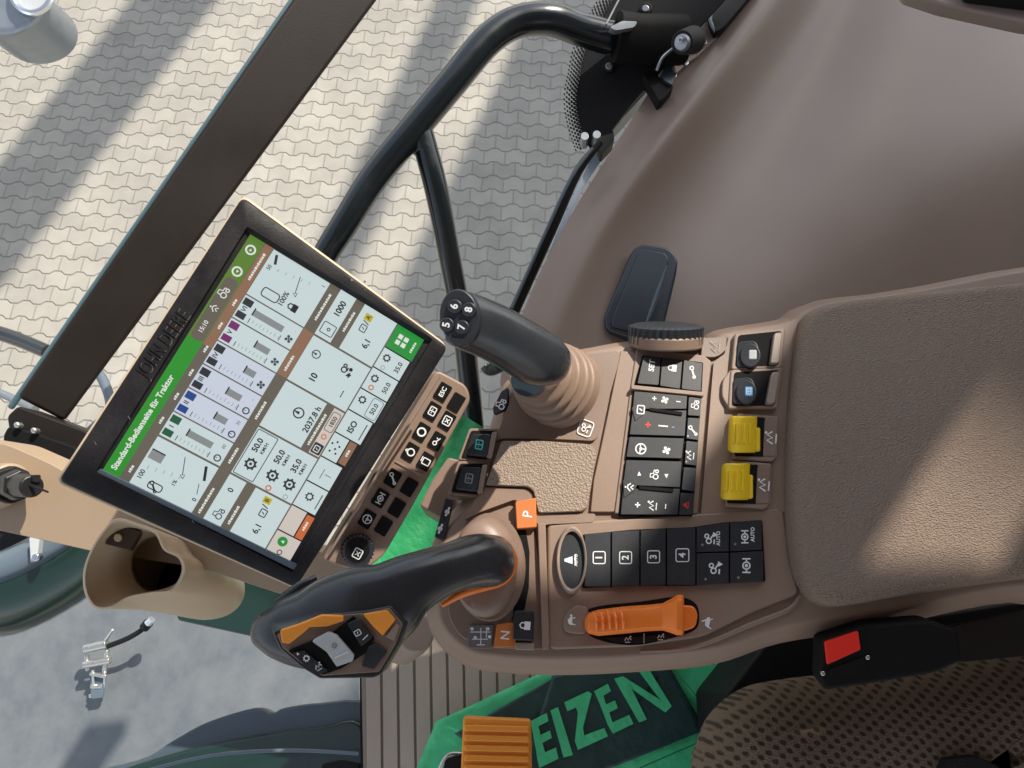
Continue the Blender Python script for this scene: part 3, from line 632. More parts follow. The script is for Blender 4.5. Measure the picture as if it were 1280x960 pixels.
kc = MB(); kc.prism(DK, rnd([(803, 444), (879, 453), (877, 494), (866, 645), (773, 645), (792, 484)], 2), .0048, .003, M['gap']); kco = kc.build('key_column', con, label='column of charcoal keys with white symbols beside the yellow levers')
def key(parent, q, marks, h=.0078, m='dkey', name='key', P=DK, bev=.0007, r=1.5, hb=.004):
    b_ = MB(); b_.prism(P, rnd(q, r, 3), h, hb, M[m])
    for mk in marks:
        if mk[0] == 't': b_.text(P, mk[1], mk[2], mk[3], mk[4], mk[5], h + .00025, M[mk[6] if len(mk) > 6 else 'white'], .025)
        elif mk[0] == 'r': b_.stroke(P, rnd(rrect(*mk[1:6]), 2.5, 3), 1.2, h + .00025, M['white'], True)
        elif mk[0] == 's': b_.stroke(P, mk[1], mk[2], h + .0003, M[mk[3] if len(mk) > 3 else 'gap'])
        elif mk[0] == 'dot': b_.flatp(P, circ(mk[1], mk[2], mk[3], n=10), h + .0003, M[mk[4] if len(mk) > 4 else 'greymetal'])
        else: b_.icon(P, mk[0], mk[1], mk[2], mk[3], mk[4], h + .00025, M[mk[5] if len(mk) > 5 else 'white'])
    return b_.build(name, parent, bev=bev)
key(kco, [(805, 445), (826, 447), (823, 481), (797, 479)], [('t', 'SET', 815, 457, 9.5, 83)], .009)
key(kco, [(828, 447), (853, 450), (850, 486), (825, 482)], [('lock', 841, 460, 12, 83)], .009)
key(kco, [(855, 450), (878, 454), (876, 489), (852, 486)], [('wrench', 866, 465, 13, 60)], .009)
panel('column_bar', [(790, 481), (880, 490), (880, 495), (789, 486)], .0095, .003, M['taupe'], .001, 1, parent=kco)
key(kco, [(793, 489), (859, 495), (858, 511), (791, 511)], [('plus', 818, 498, 9, 85), ('fan', 831, 500, 12, 85), ('minus', 848, 502, 9, 175)])
key(kco, [(791, 514), (858, 513), (856, 545), (787, 543)], [('plus', 810, 531, 12, 85, 'redp'), ('s', [(823, 532), (835, 533)], 1.6, 'white'), ('s', [(840, 534), (843, 534)], 1.2, 'iblue')])
key(kco, [(787, 546), (855, 548), (852, 573), (783, 571)], [('steer', 801, 561, 15, 85), ('fan', 833, 563, 13, 85)])
key(kco, [(783, 575), (852, 577), (850, 609), (779, 606)], [('arrowup', 799, 592, 8, 0), ('tractor', 818, 593, 12, 85), ('arrowdn', 833, 595, 8, 0), ('minus', 785, 600, 9, 50)])
key(kco, [(779, 611), (850, 611), (847, 643), (776, 643)], [('plus', 797, 631, 11, 85), ('squig', 815, 632, 13, 85), ('minus', 832, 633, 10, 85)])
for q, mk in (([(861, 496), (877, 498), (875, 520), (860, 519)], [('tractor', 869, 506, 11, 85)]),
              ([(860, 522), (875, 523), (873, 550), (858, 548)], [('wrench', 866, 538, 12, 85), ('dot', 860, 545, 1)]),
              ([(858, 551), (873, 553), (871, 582), (856, 580)], [('squig', 862, 569, 12, 85), ('dot', 858, 577, 1)]),
              ([(855, 584), (870, 585), (868, 614), (852, 612)], []),
              ([(851, 616), (868, 617), (866, 643), (849, 643)], [('trio', 857, 631, 11, 85, 'redp'), ('dot', 857, 631, 1.4, 'redp')])):
    key(kco, q, mk)
for q in (([(790, 510), (796, 500), (808, 510), (803, 519), (794, 526)], 'box', 801, 512), ([(779, 600), (786, 592), (797, 604), (794, 613), (780, 622)], 'man', 787, 609)):
    key(kco, q[0], [(q[1], q[2], q[3], 12, 85)], .0086)
for a_, b2 in (((812, 511), (853, 517)), ((799, 609), (842, 613))):
    b_ = MB(); b_.prism(DK, rnd([(a_[0], a_[1] - 1.5), (b2[0], b2[1] - 2), (b2[0], b2[1] + 2), (a_[0], a_[1] + 2)], 1.5), .0092, .005, M['gap']); b_.build('slot', kco)
# ---- rocker block on the right
panel('rocker_block', [(908, 418), (982, 404), (998, 398), (992, 440), (984, 520), (984, 640), (876, 644), (888, 500), (892, 452), (906, 442)], .003, -.004, M['taupe'], .0015, 3)
for i, q in enumerate(([(921, 418), (979, 412), (975, 458), (917, 460)], [(916, 464), (976, 461), (970, 508), (913, 509)])):
    bay = MB(); bay.prism(DK, rnd(inset(q, 1.1), 4), .0085, 0, M['taupe']); by_ = bay.build('switch_bay', con, bev=.0018)
    b_ = MB(); b_.prism(DK, rnd(inset(q, .94), 4), .0088, .006, M['gap']); b_.build('recess', by_)
    x0, y0 = q[0]; P2 = Plane(DK.at(x0 + 16, y0 + 24, .009), (-.25, 0, 1))
    b_ = MB(); b_.prism(P2, rnd([(x0 + 1, y0 + 9), (x0 + 22, y0 + 7), (x0 + 28, y0 + 15), (x0 + 26, y0 + 40), (x0 - 1, y0 + 41)], 5), .004, -.008, M['dkey'])
    b_.prism(P2, circ(x0 + 17, y0 + 26, 13, 15, 24), .0065, .0, M['dkey'])
    b_.prism(P2, rnd(rrect(x0 + 20, y0 + 25, 10, 12, 0), 2), .0072, .005, M['slide'] if i == 0 else M['iblue'])
    if i: b_.icon(P2, 'book', x0 + 20, y0 + 25, 9, 90, .0075, M['white'])
    b_.build('rocker', by_, bev=.002)
    b_ = MB(); b_.prism(DK, rnd([(q[1][0] - 11, q[1][1] + 4), (q[1][0] - 1, q[1][1] + 3), (q[2][0] - 1, q[2][1] - 4), (q[2][0] - 12, q[2][1] - 4)], 3), .014, .006, M['trim']); b_.build('guard_tab', by_, bev=.002)
m_ = MB(); m_.prism(DK, rnd([(913, 462), (903, 475), (902, 495), (912, 512), (918, 512), (918, 462)], 6), .007, 0, M['taupe']); m_.build('index_flange', con, bev=.002)
for i, (dx, dy) in enumerate(((0, 0), (-9, 59))):
    bay = MB(); bay.prism(DK, rnd([(921 + dx, 516 + dy), (974 + dx, 520 + dy), (973 + dx, 570 + dy), (966 + dx, 577 + dy), (916 + dx, 574 + dy)], 4), .0075, 0, M['taupe']); by_ = bay.build('lever_bay', con, bev=.0015)
    b_ = MB(); b_.prism(DK, rnd([(922 + dx, 521 + dy), (957 + dx, 522 + dy), (955 + dx, 571 + dy), (918 + dx, 570 + dy)], 3), .0079, .005, M['gap']); b_.build('recess', by_)
    b_ = MB()
    cyl = []
    for t, hh in ((0, .004), (.12, .0125), (.35, .0165), (.62, .0165), (.85, .0125), (1.0, .008)):
        x = 911 + dx + 36 * t; e = 3 if t < .1 else 0
        cyl.append([DK.at(x, 520 + dy + e, 0), DK.at(x, 520 + dy + e, hh), DK.at(x - 1.5, 566 + dy - e, hh), DK.at(x - 1.5, 566 + dy - e, 0)])
    b_.loft(cyl, M['yellow']); b_.prism(DK, rect(945 + dx, 534 + dy, 951 + dx, 564 + dy), .010, .002, M['yellow']); lv = b_.build('yellow_lever', by_, bev=.0016)
    for k in range(4):
        x = 917 + dx + k * 6.6
        b_ = MB(); b_.prism(DK, rnd([(x, 529 + dy), (x + 2.6, 529 + dy), (x + 1.6, 554 + dy), (x - 1, 554 + dy)], 1.2), .0178 if 0 < k < 3 else .0158, .010, M['yellow']); b_.build('grip_rib', lv, bev=.0006)
    b_ = MB(); b_.prism(DK, rnd([(956 + dx, 524 + dy), (972 + dx, 526 + dy), (970 + dx, 570 + dy), (954 + dx, 570 + dy)], 2), .0085, .006, M['taupe2']); b_.icon(DK, 'squig', 963 + dx, 547 + dy, 17, 85, .0088, M['white']); b_.build('symbol_plate', by_, bev=.0006)

# ---- lower key block
panel('lower_block', [(684, 656), (740, 650), (860, 642), (975, 634), (981, 640), (988, 700), (1000, 742), (940, 766), (880, 796), (800, 808), (692, 812), (684, 806)], .0035, -.006, M['taupe'], .003, [6, 4, 4, 6, 6, 6, 10, 10, 10, 8, 6, 4], seg=4)
panel('ridge', [(672, 654), (682, 654), (687, 812), (678, 812)], .007, -.004, M['taupe'], .0025, 2)
ls = MB(); ls.prism(DK, rnd([(728, 668), (790, 662), (865, 659), (905, 653), (953, 650), (957, 727), (912, 729), (865, 732), (800, 732), (728, 735)], 3), .0048, .002, M['gap']); lso = ls.build('key_strip', con, label='row of charcoal keys numbered one to four')
def tw(x0, x1, y0a, y0b, y1a, y1b): return [(x0, y0a), (x1, y0b), (x1, y1b), (x0, y1a)]
key(lso, tw(731, 763, 668, 665, 733, 733), [('t', '1', 749, 697, 12, 90), ('r', 749, 697, 15, 15, 90)], .0085)
key(lso, tw(765, 799, 665, 663, 733, 732), [('t', '2', 782, 697, 12, 90), ('r', 782, 697, 15, 15, 90)], .0085)
key(lso, tw(801, 832, 663, 661, 732, 731), [('t', '3', 817, 696, 12, 90), ('r', 817, 696, 15, 15, 90)], .0085)
key(lso, tw(834, 869, 661, 659, 731, 731), [('t', '4', 853, 694, 12, 90), ('r', 853, 694, 16, 16, 90)], .0085)
key(lso, tw(871, 911, 659, 653, 690, 689), [('link', 888, 673, 17, 85), ('t', 'AUTO', 898, 673, 6.5, 90), ('dot', 878, 681, 1.6)], .0085)
key(lso, tw(913, 952, 652, 651, 689, 687), [('axle', 931, 671, 15, 90), ('t', 'AUTO', 941, 668, 6.5, 90), ('dot', 919, 680, 1.6)], .0085)
key(lso, tw(871, 911, 692, 691, 731, 729), [('link', 894, 710, 18, 85), ('dot', 882, 724, 1.6)], .0085)
key(lso, tw(913, 954, 691, 689, 728, 727), [('axle', 933, 707, 17, 90), ('dot', 923, 722, 1.6)], .0085)
for sx_ in (800, 870):
    b_ = MB(); b_.prism(DK, rnd([(sx_ - 1.2, 672), (sx_ + .6, 672), (sx_ + .9, 722), (sx_ - .6, 722)], .8), .0089, .006, M['gap']); b_.build('slot', lso)
b_ = MB()
oo, oi = circ(714.5, 700, 19.5, 43, 40), circ(715, 700, 15.5, 36, 40)
b_.loft([[DK.at(*p, .003) for p in oo], [DK.at(*p, .009) for p in inset(oo, .97)], [DK.at(*p, .0105) for p in inset(oo, .92)], [DK.at(*p, .0095) for p in oi], [DK.at(*p, .004) for p in oi]], M['trim'], False, False)
ring_ = b_.build('oval_ring', con, smooth=60)
b_ = MB(); b_.prism(DK, oi, .0062, .003, M['dkey']); b_.icon(DK, 'auto', 714, 700, 17, 90, .0066, M['white']); b_.text(DK, 'AUTO', 720, 700, 5.5, 90, .0066, M['white']); b_.build('oval_key', con, bev=.0006)
# throttle
th = MB(); th.prism(DK, spl([(730, 765), (752, 757), (800, 752), (846, 746), (868, 753), (874, 768), (870, 786), (845, 796), (800, 806), (765, 804), (738, 795), (728, 780)], 5), .0038, -.004, M['gap']); tho = th.build('throttle', con, label='orange ribbed hand throttle set in a black recess')
b_ = MB()
prof = []
for x, y0, y1, h in ((731, 772, 786, .010), (735, 766, 792, .015), (748, 762, 795, .020), (780, 758, 792, .024), (810, 756, 789, .025), (828, 754, 788, .026), (838, 749, 791, .031), (846, 744, 794, .035), (853, 743, 794, .034), (855, 746, 791, .024), (855, 748, 790, .012)):
    P_ = DK
    prof.append([P_.at(x, y0, h - .010), P_.at(x, y0 + (y1 - y0) * .12, h), P_.at(x, (y0 + y1) / 2, h + .002), P_.at(x, y0 + (y1 - y0) * .88, h), P_.at(x, y1, h - .010), P_.at(x, y1, 0), P_.at(x, y0, 0)])
b_.loft(prof, M['orange']); tl = b_.build('lever', tho, bev=.002)
for k in range(5):
    x = 744 + k * 8.3; b_ = MB(); b_.ptube([(x - 2, 766 - k * .7, .6125 - k * .0012, 1.5), (x + 1.5, 777 - k * .6, .6065 - k * .0012, 1.9), (x + 2, 788 - k * .6, .6095 - k * .0012, 1.5)], M['orange'], 8, 4); b_.build('grip_rib', tl)
b_ = MB(); b_.prism(DK, rnd([(850, 756), (868, 757), (873, 768), (870, 784), (852, 790)], 6), .018, 0, M['orange']); b_.build('end_cap', tho, bev=.003)
b_ = MB(); b_.prism(DK, rnd([(756, 797), (800, 796), (842, 792), (836, 799), (800, 804), (770, 803)], 3), .0055, .0, M['rubber']); b_.icon(DK, 'squig', 785, 799, 9, 0, .0058, M['white']); b_.icon(DK, 'squig', 826, 796, 9, 0, .0058, M['white']); b_.stroke(DK, [(805, 792), (805, 804)], 1.6, .0058, M['metal']); b_.build('scale_plate', tho, bev=.0004)
b_ = MB(); b_.prism(DK, spl([(704, 773), (716, 758), (730, 757), (736, 766), (733, 790), (718, 792), (706, 788)], 4), .006, .002, M['taupe']); b_.icon(DK, 'turtle', 714, 776, 13, 90, .0063, M['white']); b_.build('turtle_pad', con, bev=.0025)
b_ = MB(); b_.icon(DK, 'rabbit', 884, 778, 14, 80, .004, M['white']); b_.build('rabbit_symbol', con)
# scoop ledges beside throttle
for nm, pth in (('scoop_edge', [(735, 744, .66, 2.4), (790, 741, .66, 2.4), (850, 738, .66, 2.4), (900, 738, .662, 2), (950, 742, .662, 2)]), ('scoop_edge', [(800, 814, .645, 2), (870, 808, .645, 2.4), (940, 780, .65, 3), (985, 762, .655, 3), (1000, 745, .66, 2)])):
    b_ = MB(); b_.ptube([(x, y, H / (math.cos(TH) - (480 - y) / F * math.sin(TH)) - .001, r) for x, y, d, r in pth], M['taupe'], 10, 5); b_.build(nm, con)

# ---- lever gate area
panel('gate_plate', [(560, 700), (600, 640), (668, 660), (674, 700), (680, 812), (610, 810), (575, 797), (560, 770)], .001, -.004, M['taupe2'], .001, [10, 10, 3, 3, 3, 10, 12, 10])
b_ = MB(); b_.prism(DK, [(646, 655), (656, 655), (662, 690), (661, 735), (654, 770), (640, 775), (648, 720)], .002, -.002, M['gap']); b_.build('gate_slot', con)
b_ = MB(); b_.prism(DK, rnd([(644, 627), (670, 622), (671, 659), (646, 661)], 2), .009, 0, M['orange2']); b_.text(DK, 'P', 660, 643, 17, 82, .0093, M['white'], .01); b_.build('park_tag', con, bev=.001, label='orange tag marked P')
b_ = MB(); b_.prism(DK, rnd([(621, 780), (645, 777), (645, 809), (617, 809)], 2), .005, 0, M['orange2']); b_.text(DK, 'N', 632, 794, 16, 85, .0053, M['white'], .01); b_.build('neutral_tag', con, bev=.001, label='orange tag marked N')
b_ = MB(); b_.prism(DK, rnd([(642, 763), (668, 763), (667, 801), (641, 800)], 3), .009, 0, M['dkey']); b_.icon(DK, 'lock', 657, 782, 15, 85, .0093, M['white']); b_.build('lock_key', con, bev=.0012)
b_ = MB(); b_.prism(DK, rnd([(644, 803), (668, 803), (668, 813), (644, 812)], 2), .006, 0, M['trim']); b_.build('tab', con, bev=.001)
b_ = MB(); b_.prism(DK, rnd([(586, 781), (617, 781), (614, 811), (584, 810)], 3), .003, 0, mat('grey_plate', (.14, .13, .13), .5))
for l_ in ([(588, 790), (613, 790)], [(601, 785), (601, 806)], [(608, 784), (608, 797)], [(590, 799), (610, 799)], [(596, 806), (606, 806)]): b_.stroke(DK, l_, 1.2, .0033, M['white'])
for q in ((590, 786), (594, 797), (610, 786), (612, 796)): b_.flatp(DK, circ(*q, 2.2, n=8), .0034, M['white'])
b_.build('shift_pattern_plate', con, bev=.0006)
# rotating gate disc
dl = thing  # noqa
lev = MB()
def ell(cx, cy, rx, ry, h): return [DK.at(*p, h) for p in circ(cx, cy, rx, ry, 44)]
lev.loft([ell(612, 709, 45, 68, 0), ell(612, 709, 45, 68, .010), ell(611, 709, 43, 66, .014), ell(607, 709, 40, 63, .014), ell(605, 709, 40, 63, .024), ell(603, 709, 38, 61, .030), ell(600, 709, 33, 54, .035), ell(599, 709, 24, 42, .036)], M['taupe2'])
leo = lev.build('drive_lever', con, smooth=50, label='large black drive lever with amber buttons on a round taupe base')
b_ = MB(); b_.ptube([(610, 703, .600, 33, .026), (598, 705, .585, 34, .026), (590, 707, .58, 34, .022)], M['orange'], 28, 2); b_.ptube([(616, 722, .583, 6, .006), (598, 733, .560, 7, .006), (575, 742, .550, 6, .005), (552, 757, .545, 3, .004)], M['orange'], 12, 4); b_.build('orange_collar', leo, bev=.001)
b_ = MB()
b_.ptube([(613, 700, .572, 27, .018), (606, 701, .560, 32, .023), (590, 702, .545, 33, .026), (565, 709, .530, 31, .025), (540, 718, .520, 33, .025), (510, 733, .512, 40, .025), (485, 751, .507, 51, .025), (455, 765, .505, 58, .025), (420, 777, .505, 57, .023), (385, 786, .505, 48, .021), (352, 788, .505, 36, .017), (332, 787, .506, 24, .012), (323, 786, .508, 16, .007)], M['grip'], 44, 5, exp=.80)
hd = b_.build('grip', leo, bev=.001)
# second far shoulder with the small keys on the far side
b_ = MB(); b_.ptube([(345, 752, .535, 4), (375, 733, .535, 6), (395, 722, .54, 4)], M['grip'], 10, 4); b_.build('far_side_key', leo)
HP = Plane(R(425, 800, .474), (C - R(425, 800, .474)).normalized() + Vector((-.06, -.22, 0)))
def hz6(*p): return [(310 + x / 6, 700 + y / 6) for x, y in p]
b_ = MB(); b_.prism(HP, rnd(hz6((185, 540), (400, 465), (550, 410), (720, 398), (870, 385), (1070, 345), (1190, 480), (1130, 640), (1000, 860), (940, 885), (540, 890), (400, 805), (240, 665)), 3), 0, -.022, M['grip'], draft=.13)
pod = b_.build('button_pod', leo, bev=.0015)
b_ = MB(); b_.prism(HP, rnd(hz6((215, 560), (560, 425), (730, 410), (880, 400), (1060, 360), (1165, 480), (1110, 630), (985, 840), (560, 870), (430, 800), (260, 660)), 3), .0012, -.002, M['taupe2']); b_.build('face_plate', pod, bev=.0006)
b_ = MB(); b_.prism(HP, rnd(hz6((240, 530), (390, 480), (550, 415), (715, 420), (718, 458), (600, 500), (465, 505), (400, 560), (310, 630), (255, 622)), 2), .0045, 0, M['amber']); b_.build('amber_button', pod, bev=.0008)
b_ = MB(); b_.prism(HP, rnd(hz6((865, 412), (1045, 382), (1105, 450), (1010, 568), (940, 500)), 2), .0048, 0, M['amber']); b_.build('amber_button', pod, bev=.0008)
b_ = MB(); b_.prism(HP, rnd(hz6((1110, 480), (1135, 500), (1095, 610), (1030, 575)), 1.5), .003, 0, M['trim']); b_.build('side_key', pod, bev=.0006)
b_ = MB(); b_.prism(HP, rnd(hz6((420, 630), (640, 540), (790, 420), (950, 590), (880, 700), (700, 815), (560, 862), (430, 790), (300, 680)), 2), .0028, 0, M['gap']); b_.build('slider_well', pod, bev=.0005)
b_ = MB(); b_.prism(HP, rnd(hz6((480, 610), (600, 545), (665, 570), (795, 720), (785, 760), (665, 800), (590, 690)), 2), .0075, .001, M['slide']); b_.stroke(HP, hz6((650, 735), (750, 690)), 1.6, .0079, M['white']); b_.icon(HP, 'gear', 418, 807, 7, 30, .0079, M['greymetal']); b_.build('speed_wheel', pod, bev=.001)
b_ = MB(); b_.prism(HP, rnd(hz6((745, 480), (830, 440), (935, 580), (850, 650)), 2), .005, .001, M['dkey']); b_.icon(HP, 'box', 447, 791, 9, 30, .0054, M['white']); b_.stroke(HP, hz6((860, 600), (900, 560)), 1.1, .0054, M['white']); b_.build('pod_key', pod, bev=.0006)
b_ = MB(); b_.prism(HP, rnd(hz6((905, 640), (950, 625), (1050, 690), (945, 825), (850, 800)), 2), .0035, .001, M['dkey']); b_.build('pod_key', pod, bev=.0008)
b_ = MB(); b_.prism(HP, rnd(hz6((330, 700), (420, 680), (600, 830), (540, 860), (430, 800)), 2), .0042, .001, M['dkey']); b_.icon(HP, 'arrowup', 372, 817, 6, 30, .0046, M['white']); b_.icon(HP, 'gear', 383, 823, 9, 30, .0046, M['white']); b_.icon(HP, 'squig', 398, 833, 10, 30, .0046, M['white']); b_.build('pod_key', pod, bev=.0006)

# ---- armrest pad
pd = [(1004, 397), (1018, 386), (1045, 379), (1100, 371), (1290, 352), (1520, 332), (1520, 700), (1290, 722), (1150, 742), (1060, 757), (1028, 754), (1004, 735), (991, 700), (985, 640), (985, 560), (990, 480), (996, 430)]
pds = spl(pd, 5); rp = ringz(pds, .012)
ar = sum(rp[i].x * rp[(i + 1) % len(rp)].y - rp[(i + 1) % len(rp)].x * rp[i].y for i in range(len(rp))); sg = 1 if ar > 0 else -1
b_ = MB(); prof = [(.002, -.012), (.0, .0), (-.0005, .008), (-.002, .013), (-.005, .0175), (-.010, .0205), (-.016, .0225), (-.022, .023)]
cp = sum(rp, Vector()) / len(rp)
rr = [[Vector((p.x + (cp.x - p.x) * -d * 4.2, p.y + (cp.y - p.y) * -d * 4.2, z)) for p in rp] for d, z in prof]

b_.loft(rr, M['pad'], True, True); b_.build('armrest_pad', con, smooth=70, label='grained vinyl armrest pad at the right end of the console')

# ================================================================== MONITOR
q = [(128, 588), (313, 293), (530, 425), (366, 708)]
rv = [ray(*p) for p in q]
A_ = Matrix(((rv[0].x, -rv[1].x, rv[2].x), (rv[0].y, -rv[1].y, rv[2].y), (rv[0].z, -rv[1].z, rv[2].z)))
t_ = A_.inverted() @ rv[3]
pp = [rv[0] * t_[0], rv[1] * t_[1], rv[2] * t_[2], rv[3]]
sc_ = .211 / (pp[1] - pp[0]).length
O_, Ux, Vy = C + pp[0] * sc_, (pp[1] - pp[0]) * sc_, (pp[3] - pp[0]) * sc_
nM = Ux.cross(Vy).normalized()
if nM.dot(C - O_) < 0: nM = -nM
MP = Plane(O_, nM)
class UI:
    n = nM
    def at(s, u, v, h=0): return O_ + Ux * (u / 400) + Vy * (v / 300) + nM * h
ui = UI()
mon = thing('touchscreen_monitor', 'tilted charcoal framed touchscreen display showing the tractor operating page', 'touchscreen', MP.at(320, 500, -.03))
bz = [(303, 246), (560, 434), (370, 735), (73, 601)]
b_ = MB(); b_.prism(MP, rnd([(303, 242), (561, 432), (370, 737), (68, 603)], 12), -.002, -.006, M['beige']); b_.build('rear_housing', mon, bev=.002)
b_ = MB(); b_.prism(MP, rnd(inset([(303, 246), (560, 434), (370, 735), (73, 601)], .8), 10), -.012, -.05, M['beige']); b_.build('back_cover', mon, bev=.008)
b_ = MB()
o1 = rnd(bz, 9, 6); i1 = rnd([(309, 283), (541, 424), (366, 716), (119, 590)], 3, 6); i2 = rnd([q[1], q[2], q[3], q[0]], 2, 6)
b_.loft([[MP.at(*p, -.004) for p in o1], [MP.at(*p, .0042) for p in inset(o1, .997)], [MP.at(*p, .0052) for p in inset(o1, .989)], [MP.at(*p, .0052) for p in i1], [MP.at(*p, .0015) for p in inset(i1, .985)], [MP.at(*p, .0002) for p in i2], [MP.at(*p, -.006) for p in i2]], M['bezel'], True, True)
bo = b_.build('bezel', mon, smooth=50)
b_ = MB(); b_.text(MP, 'JOHN DEERE', 204, 428, 27, 55, .0062, mat('logo_dark', (.006, .006, .007), .45), .004, .62); b_.build('lettering', bo)
b_ = MB(); b_.text(MP, 'JOHN DEERE', 205.0, 429.2, 27, 55, .0056, mat('logo_edge', (.10, .09, .09), .45), .004, .62); b_.build('lettering_edge', bo)
for q_ in ((435, 337), (440, 350), (456, 352)):
    b_ = MB(); b_.prism(MP, circ(*q_, 1.6, n=10), .0056, .004, M['greymetal']); b_.build('sensor', bo)
b_ = MB(); b_.prism(MP, rnd([(120, 590), (125, 586), (372, 706), (368, 713)], 1.5), .0040, .001, M['bluegrey']); b_.build('lower_lip', bo, bev=.0008)
for q_ in ((118, 552), (160, 520), (240, 650), (262, 655)):
    b_ = MB(); b_.stroke(MP, [(q_[0], q_[1]), (q_[0] + 2.5, q_[1] + 4)], .8, .0056, M['greymetal']); b_.build('scratch', bo)

# ---- screen
S = MB()
def sr(x0, y0, x1, y1, m, h=.0005, r=0): S.flatp(ui, rnd(rect(x0, y0, x1, y1), r, 3) if r else rect(x0, y0, x1, y1), h, SM[m])
def st(t, x, y, s, m='ink', h=.0011, b=.02, ang=0, sx=1.0): S.text(ui, t, x, y, s, ang, h, SM[m], b, sx)
def tk(x, y, w):
    k = x - w / 2; i = 0
    while k < x + w / 2:
        l_ = 2.2 + 1.6 * ((i * 7) % 3) / 2; sr(k, y - 1.6 - .6 * (i % 2), k + l_, y + 1.6, 'ltxt', .0011); k += l_ + .9; i += 1
def so(x0, y0, x1, y1, w, m='ink', r=2, h=.001): S.stroke(ui, rnd(rect(x0, y0, x1, y1), r, 3), w, h, SM[m], True)
def si(n, x, y, s, m='ink', ang=0, h=.0011): S.icon(ui, n, x, y, s, ang, h, SM[m])
S.prism(ui, rect(0, 0, 400, 300), .0004, -.003, SM['band'])
sr(0, 0, 400, 24, 'green'); sr(225, 0, 400, 24, 'green2', .0006); sr(225, 3, 330, 23, 'band', .0007, 8)
st('Standard-Bedienseite für Traktor', 86, 12, 11.5, 'ltxt', .0011, .03, 0, 1.0)
st('15:10', 247, 13, 9, 'ltxt'); si('man', 278, 12, 13, 'ltxt'); si('tractor', 305, 11, 16, 'ltxt'); si('ring', 342, 12, 17, 'ltxt'); si('ring', 380, 12, 17, 'ltxt'); si('arrowup', 342, 12, 7, 'ltxt', 90); si('arrowup', 380, 12, 7, 'ltxt', -90)
sr(0, 25, 400, 38, 'band'); sr(225, 25, 400, 38, 'tan', .0006)
for x in (20, 100, 140, 180, 220, 260, 300): tk(x, 32, 10)
tk(362, 32, 44)
# card left & right
for x0, top_, low, alt in ((0, '100', '1%', 0), (321, '50', '100%', 1)):
    sr(x0, 39, x0 + 78, 134, 'card')
    if not alt:
        st('100', 20, 47, 9.5); sr(45, 42, 58, 62, 'grey', .0007); sr(58, 42, 60, 62, 'ink', .0008); st('1%', 30, 92, 8); st('0', 22, 128, 9); si('wrench', 12, 70, 15); S.stroke(ui, rnd(rect(8, 62, 18, 82), 4), 1.6, .0011, SM['ink'], True)
        for k in range(5): S.stroke(ui, [(30 + k * 2, 50 + k * 11), (36 + k * 2, 50 + k * 11)], .8, .001, SM['grey'])
        S.stroke(ui, [(45, 96), (70, 86)], 1.1, .0011, SM['ink']); si('trio', 44, 96, 9); S.stroke(ui, [(52, 126), (72, 118)], 4, .0011, SM['ink']); S.stroke(ui, [(30, 127), (45, 122)], 1, .0011, SM['ink'])
    else:
        st('50', 372, 47, 8, 'line'); S.stroke(ui, [(380, 52), (394, 47)], 4, .0011, SM['dk']); S.stroke(ui, rnd(rect(330, 56, 344, 82), 5), 1.6, .0011, SM['ink'], True)
        st('100%', 342, 88, 11); si('lock', 338, 106, 17); S.stroke(ui, [(358, 98), (384, 92)], 1.1, .0011, SM['ink']); si('trio', 357, 98, 9)
        for k in range(5): S.stroke(ui, [(372 + k * 2, 60 + k * 12), (377 + k * 2, 60 + k * 12)], .8, .001, SM['grey'])
        st('1', 390, 128, 7)
cols = [('dgreen', 'I', 36), ('blue', 'II', 16), ('dk', 'III', 20), ('dk', 'IV', 14), ('purple', 'V', 20), ('dk', 'VI', 46)]
for k, (c_, rm, ln) in enumerate(cols):
    x0 = 81 + k * 40
    sr(x0, 39, x0 + 38, 134, 'card2' if 0 < k < 4 else 'card'); sr(x0 + 3, 41, x0 + 13, 55, c_, .0007); sr(x0 + 24, 41, x0 + 35, 55, c_, .0007); st(rm, x0 + 18.5, 48, 10, 'ink')
    yb = 108 - ln
    sr(x0 + 16, yb, x0 + 26, 110, 'grey', .0007); sr(x0 + 16, yb - 1.5, x0 + 28, yb + .5, 'ink', .0008)
    for j in range(9): S.stroke(ui, [(x0 + 5, 62 + j * 6), (x0 + 9 + 2 * (j % 2), 62 + j * 6)], .7, .001, SM['grey'])
    S.stroke(ui, [(x0 + 3, 62), (x0 + 11, 62)], 1.2, .001, SM['line']); S.stroke(ui, [(x0 + 3, 112), (x0 + 12, 112)], 1.2, .001, SM['line'])
    if k < 3: si('ring', x0 + 9, 125, 12, 'line'); S.stroke(ui, [(x0 + 9, 125), (x0 + 9, 121)], 1, .0011, SM['line'])
    else: si('fan', x0 + 13, 124, 15, 'line')
    st(['80', '30', '-', '', '', ''][k] or '.', x0 + 28, 125, 7, 'grey')
sr(0, 135, 400, 151, 'band'); sr(241, 135, 320, 151, 'tan', .0006)
for x, t in ((28, 40), (104, 26), (180, 28), (262, 24), (362, 46)): tk(x, 143, t)
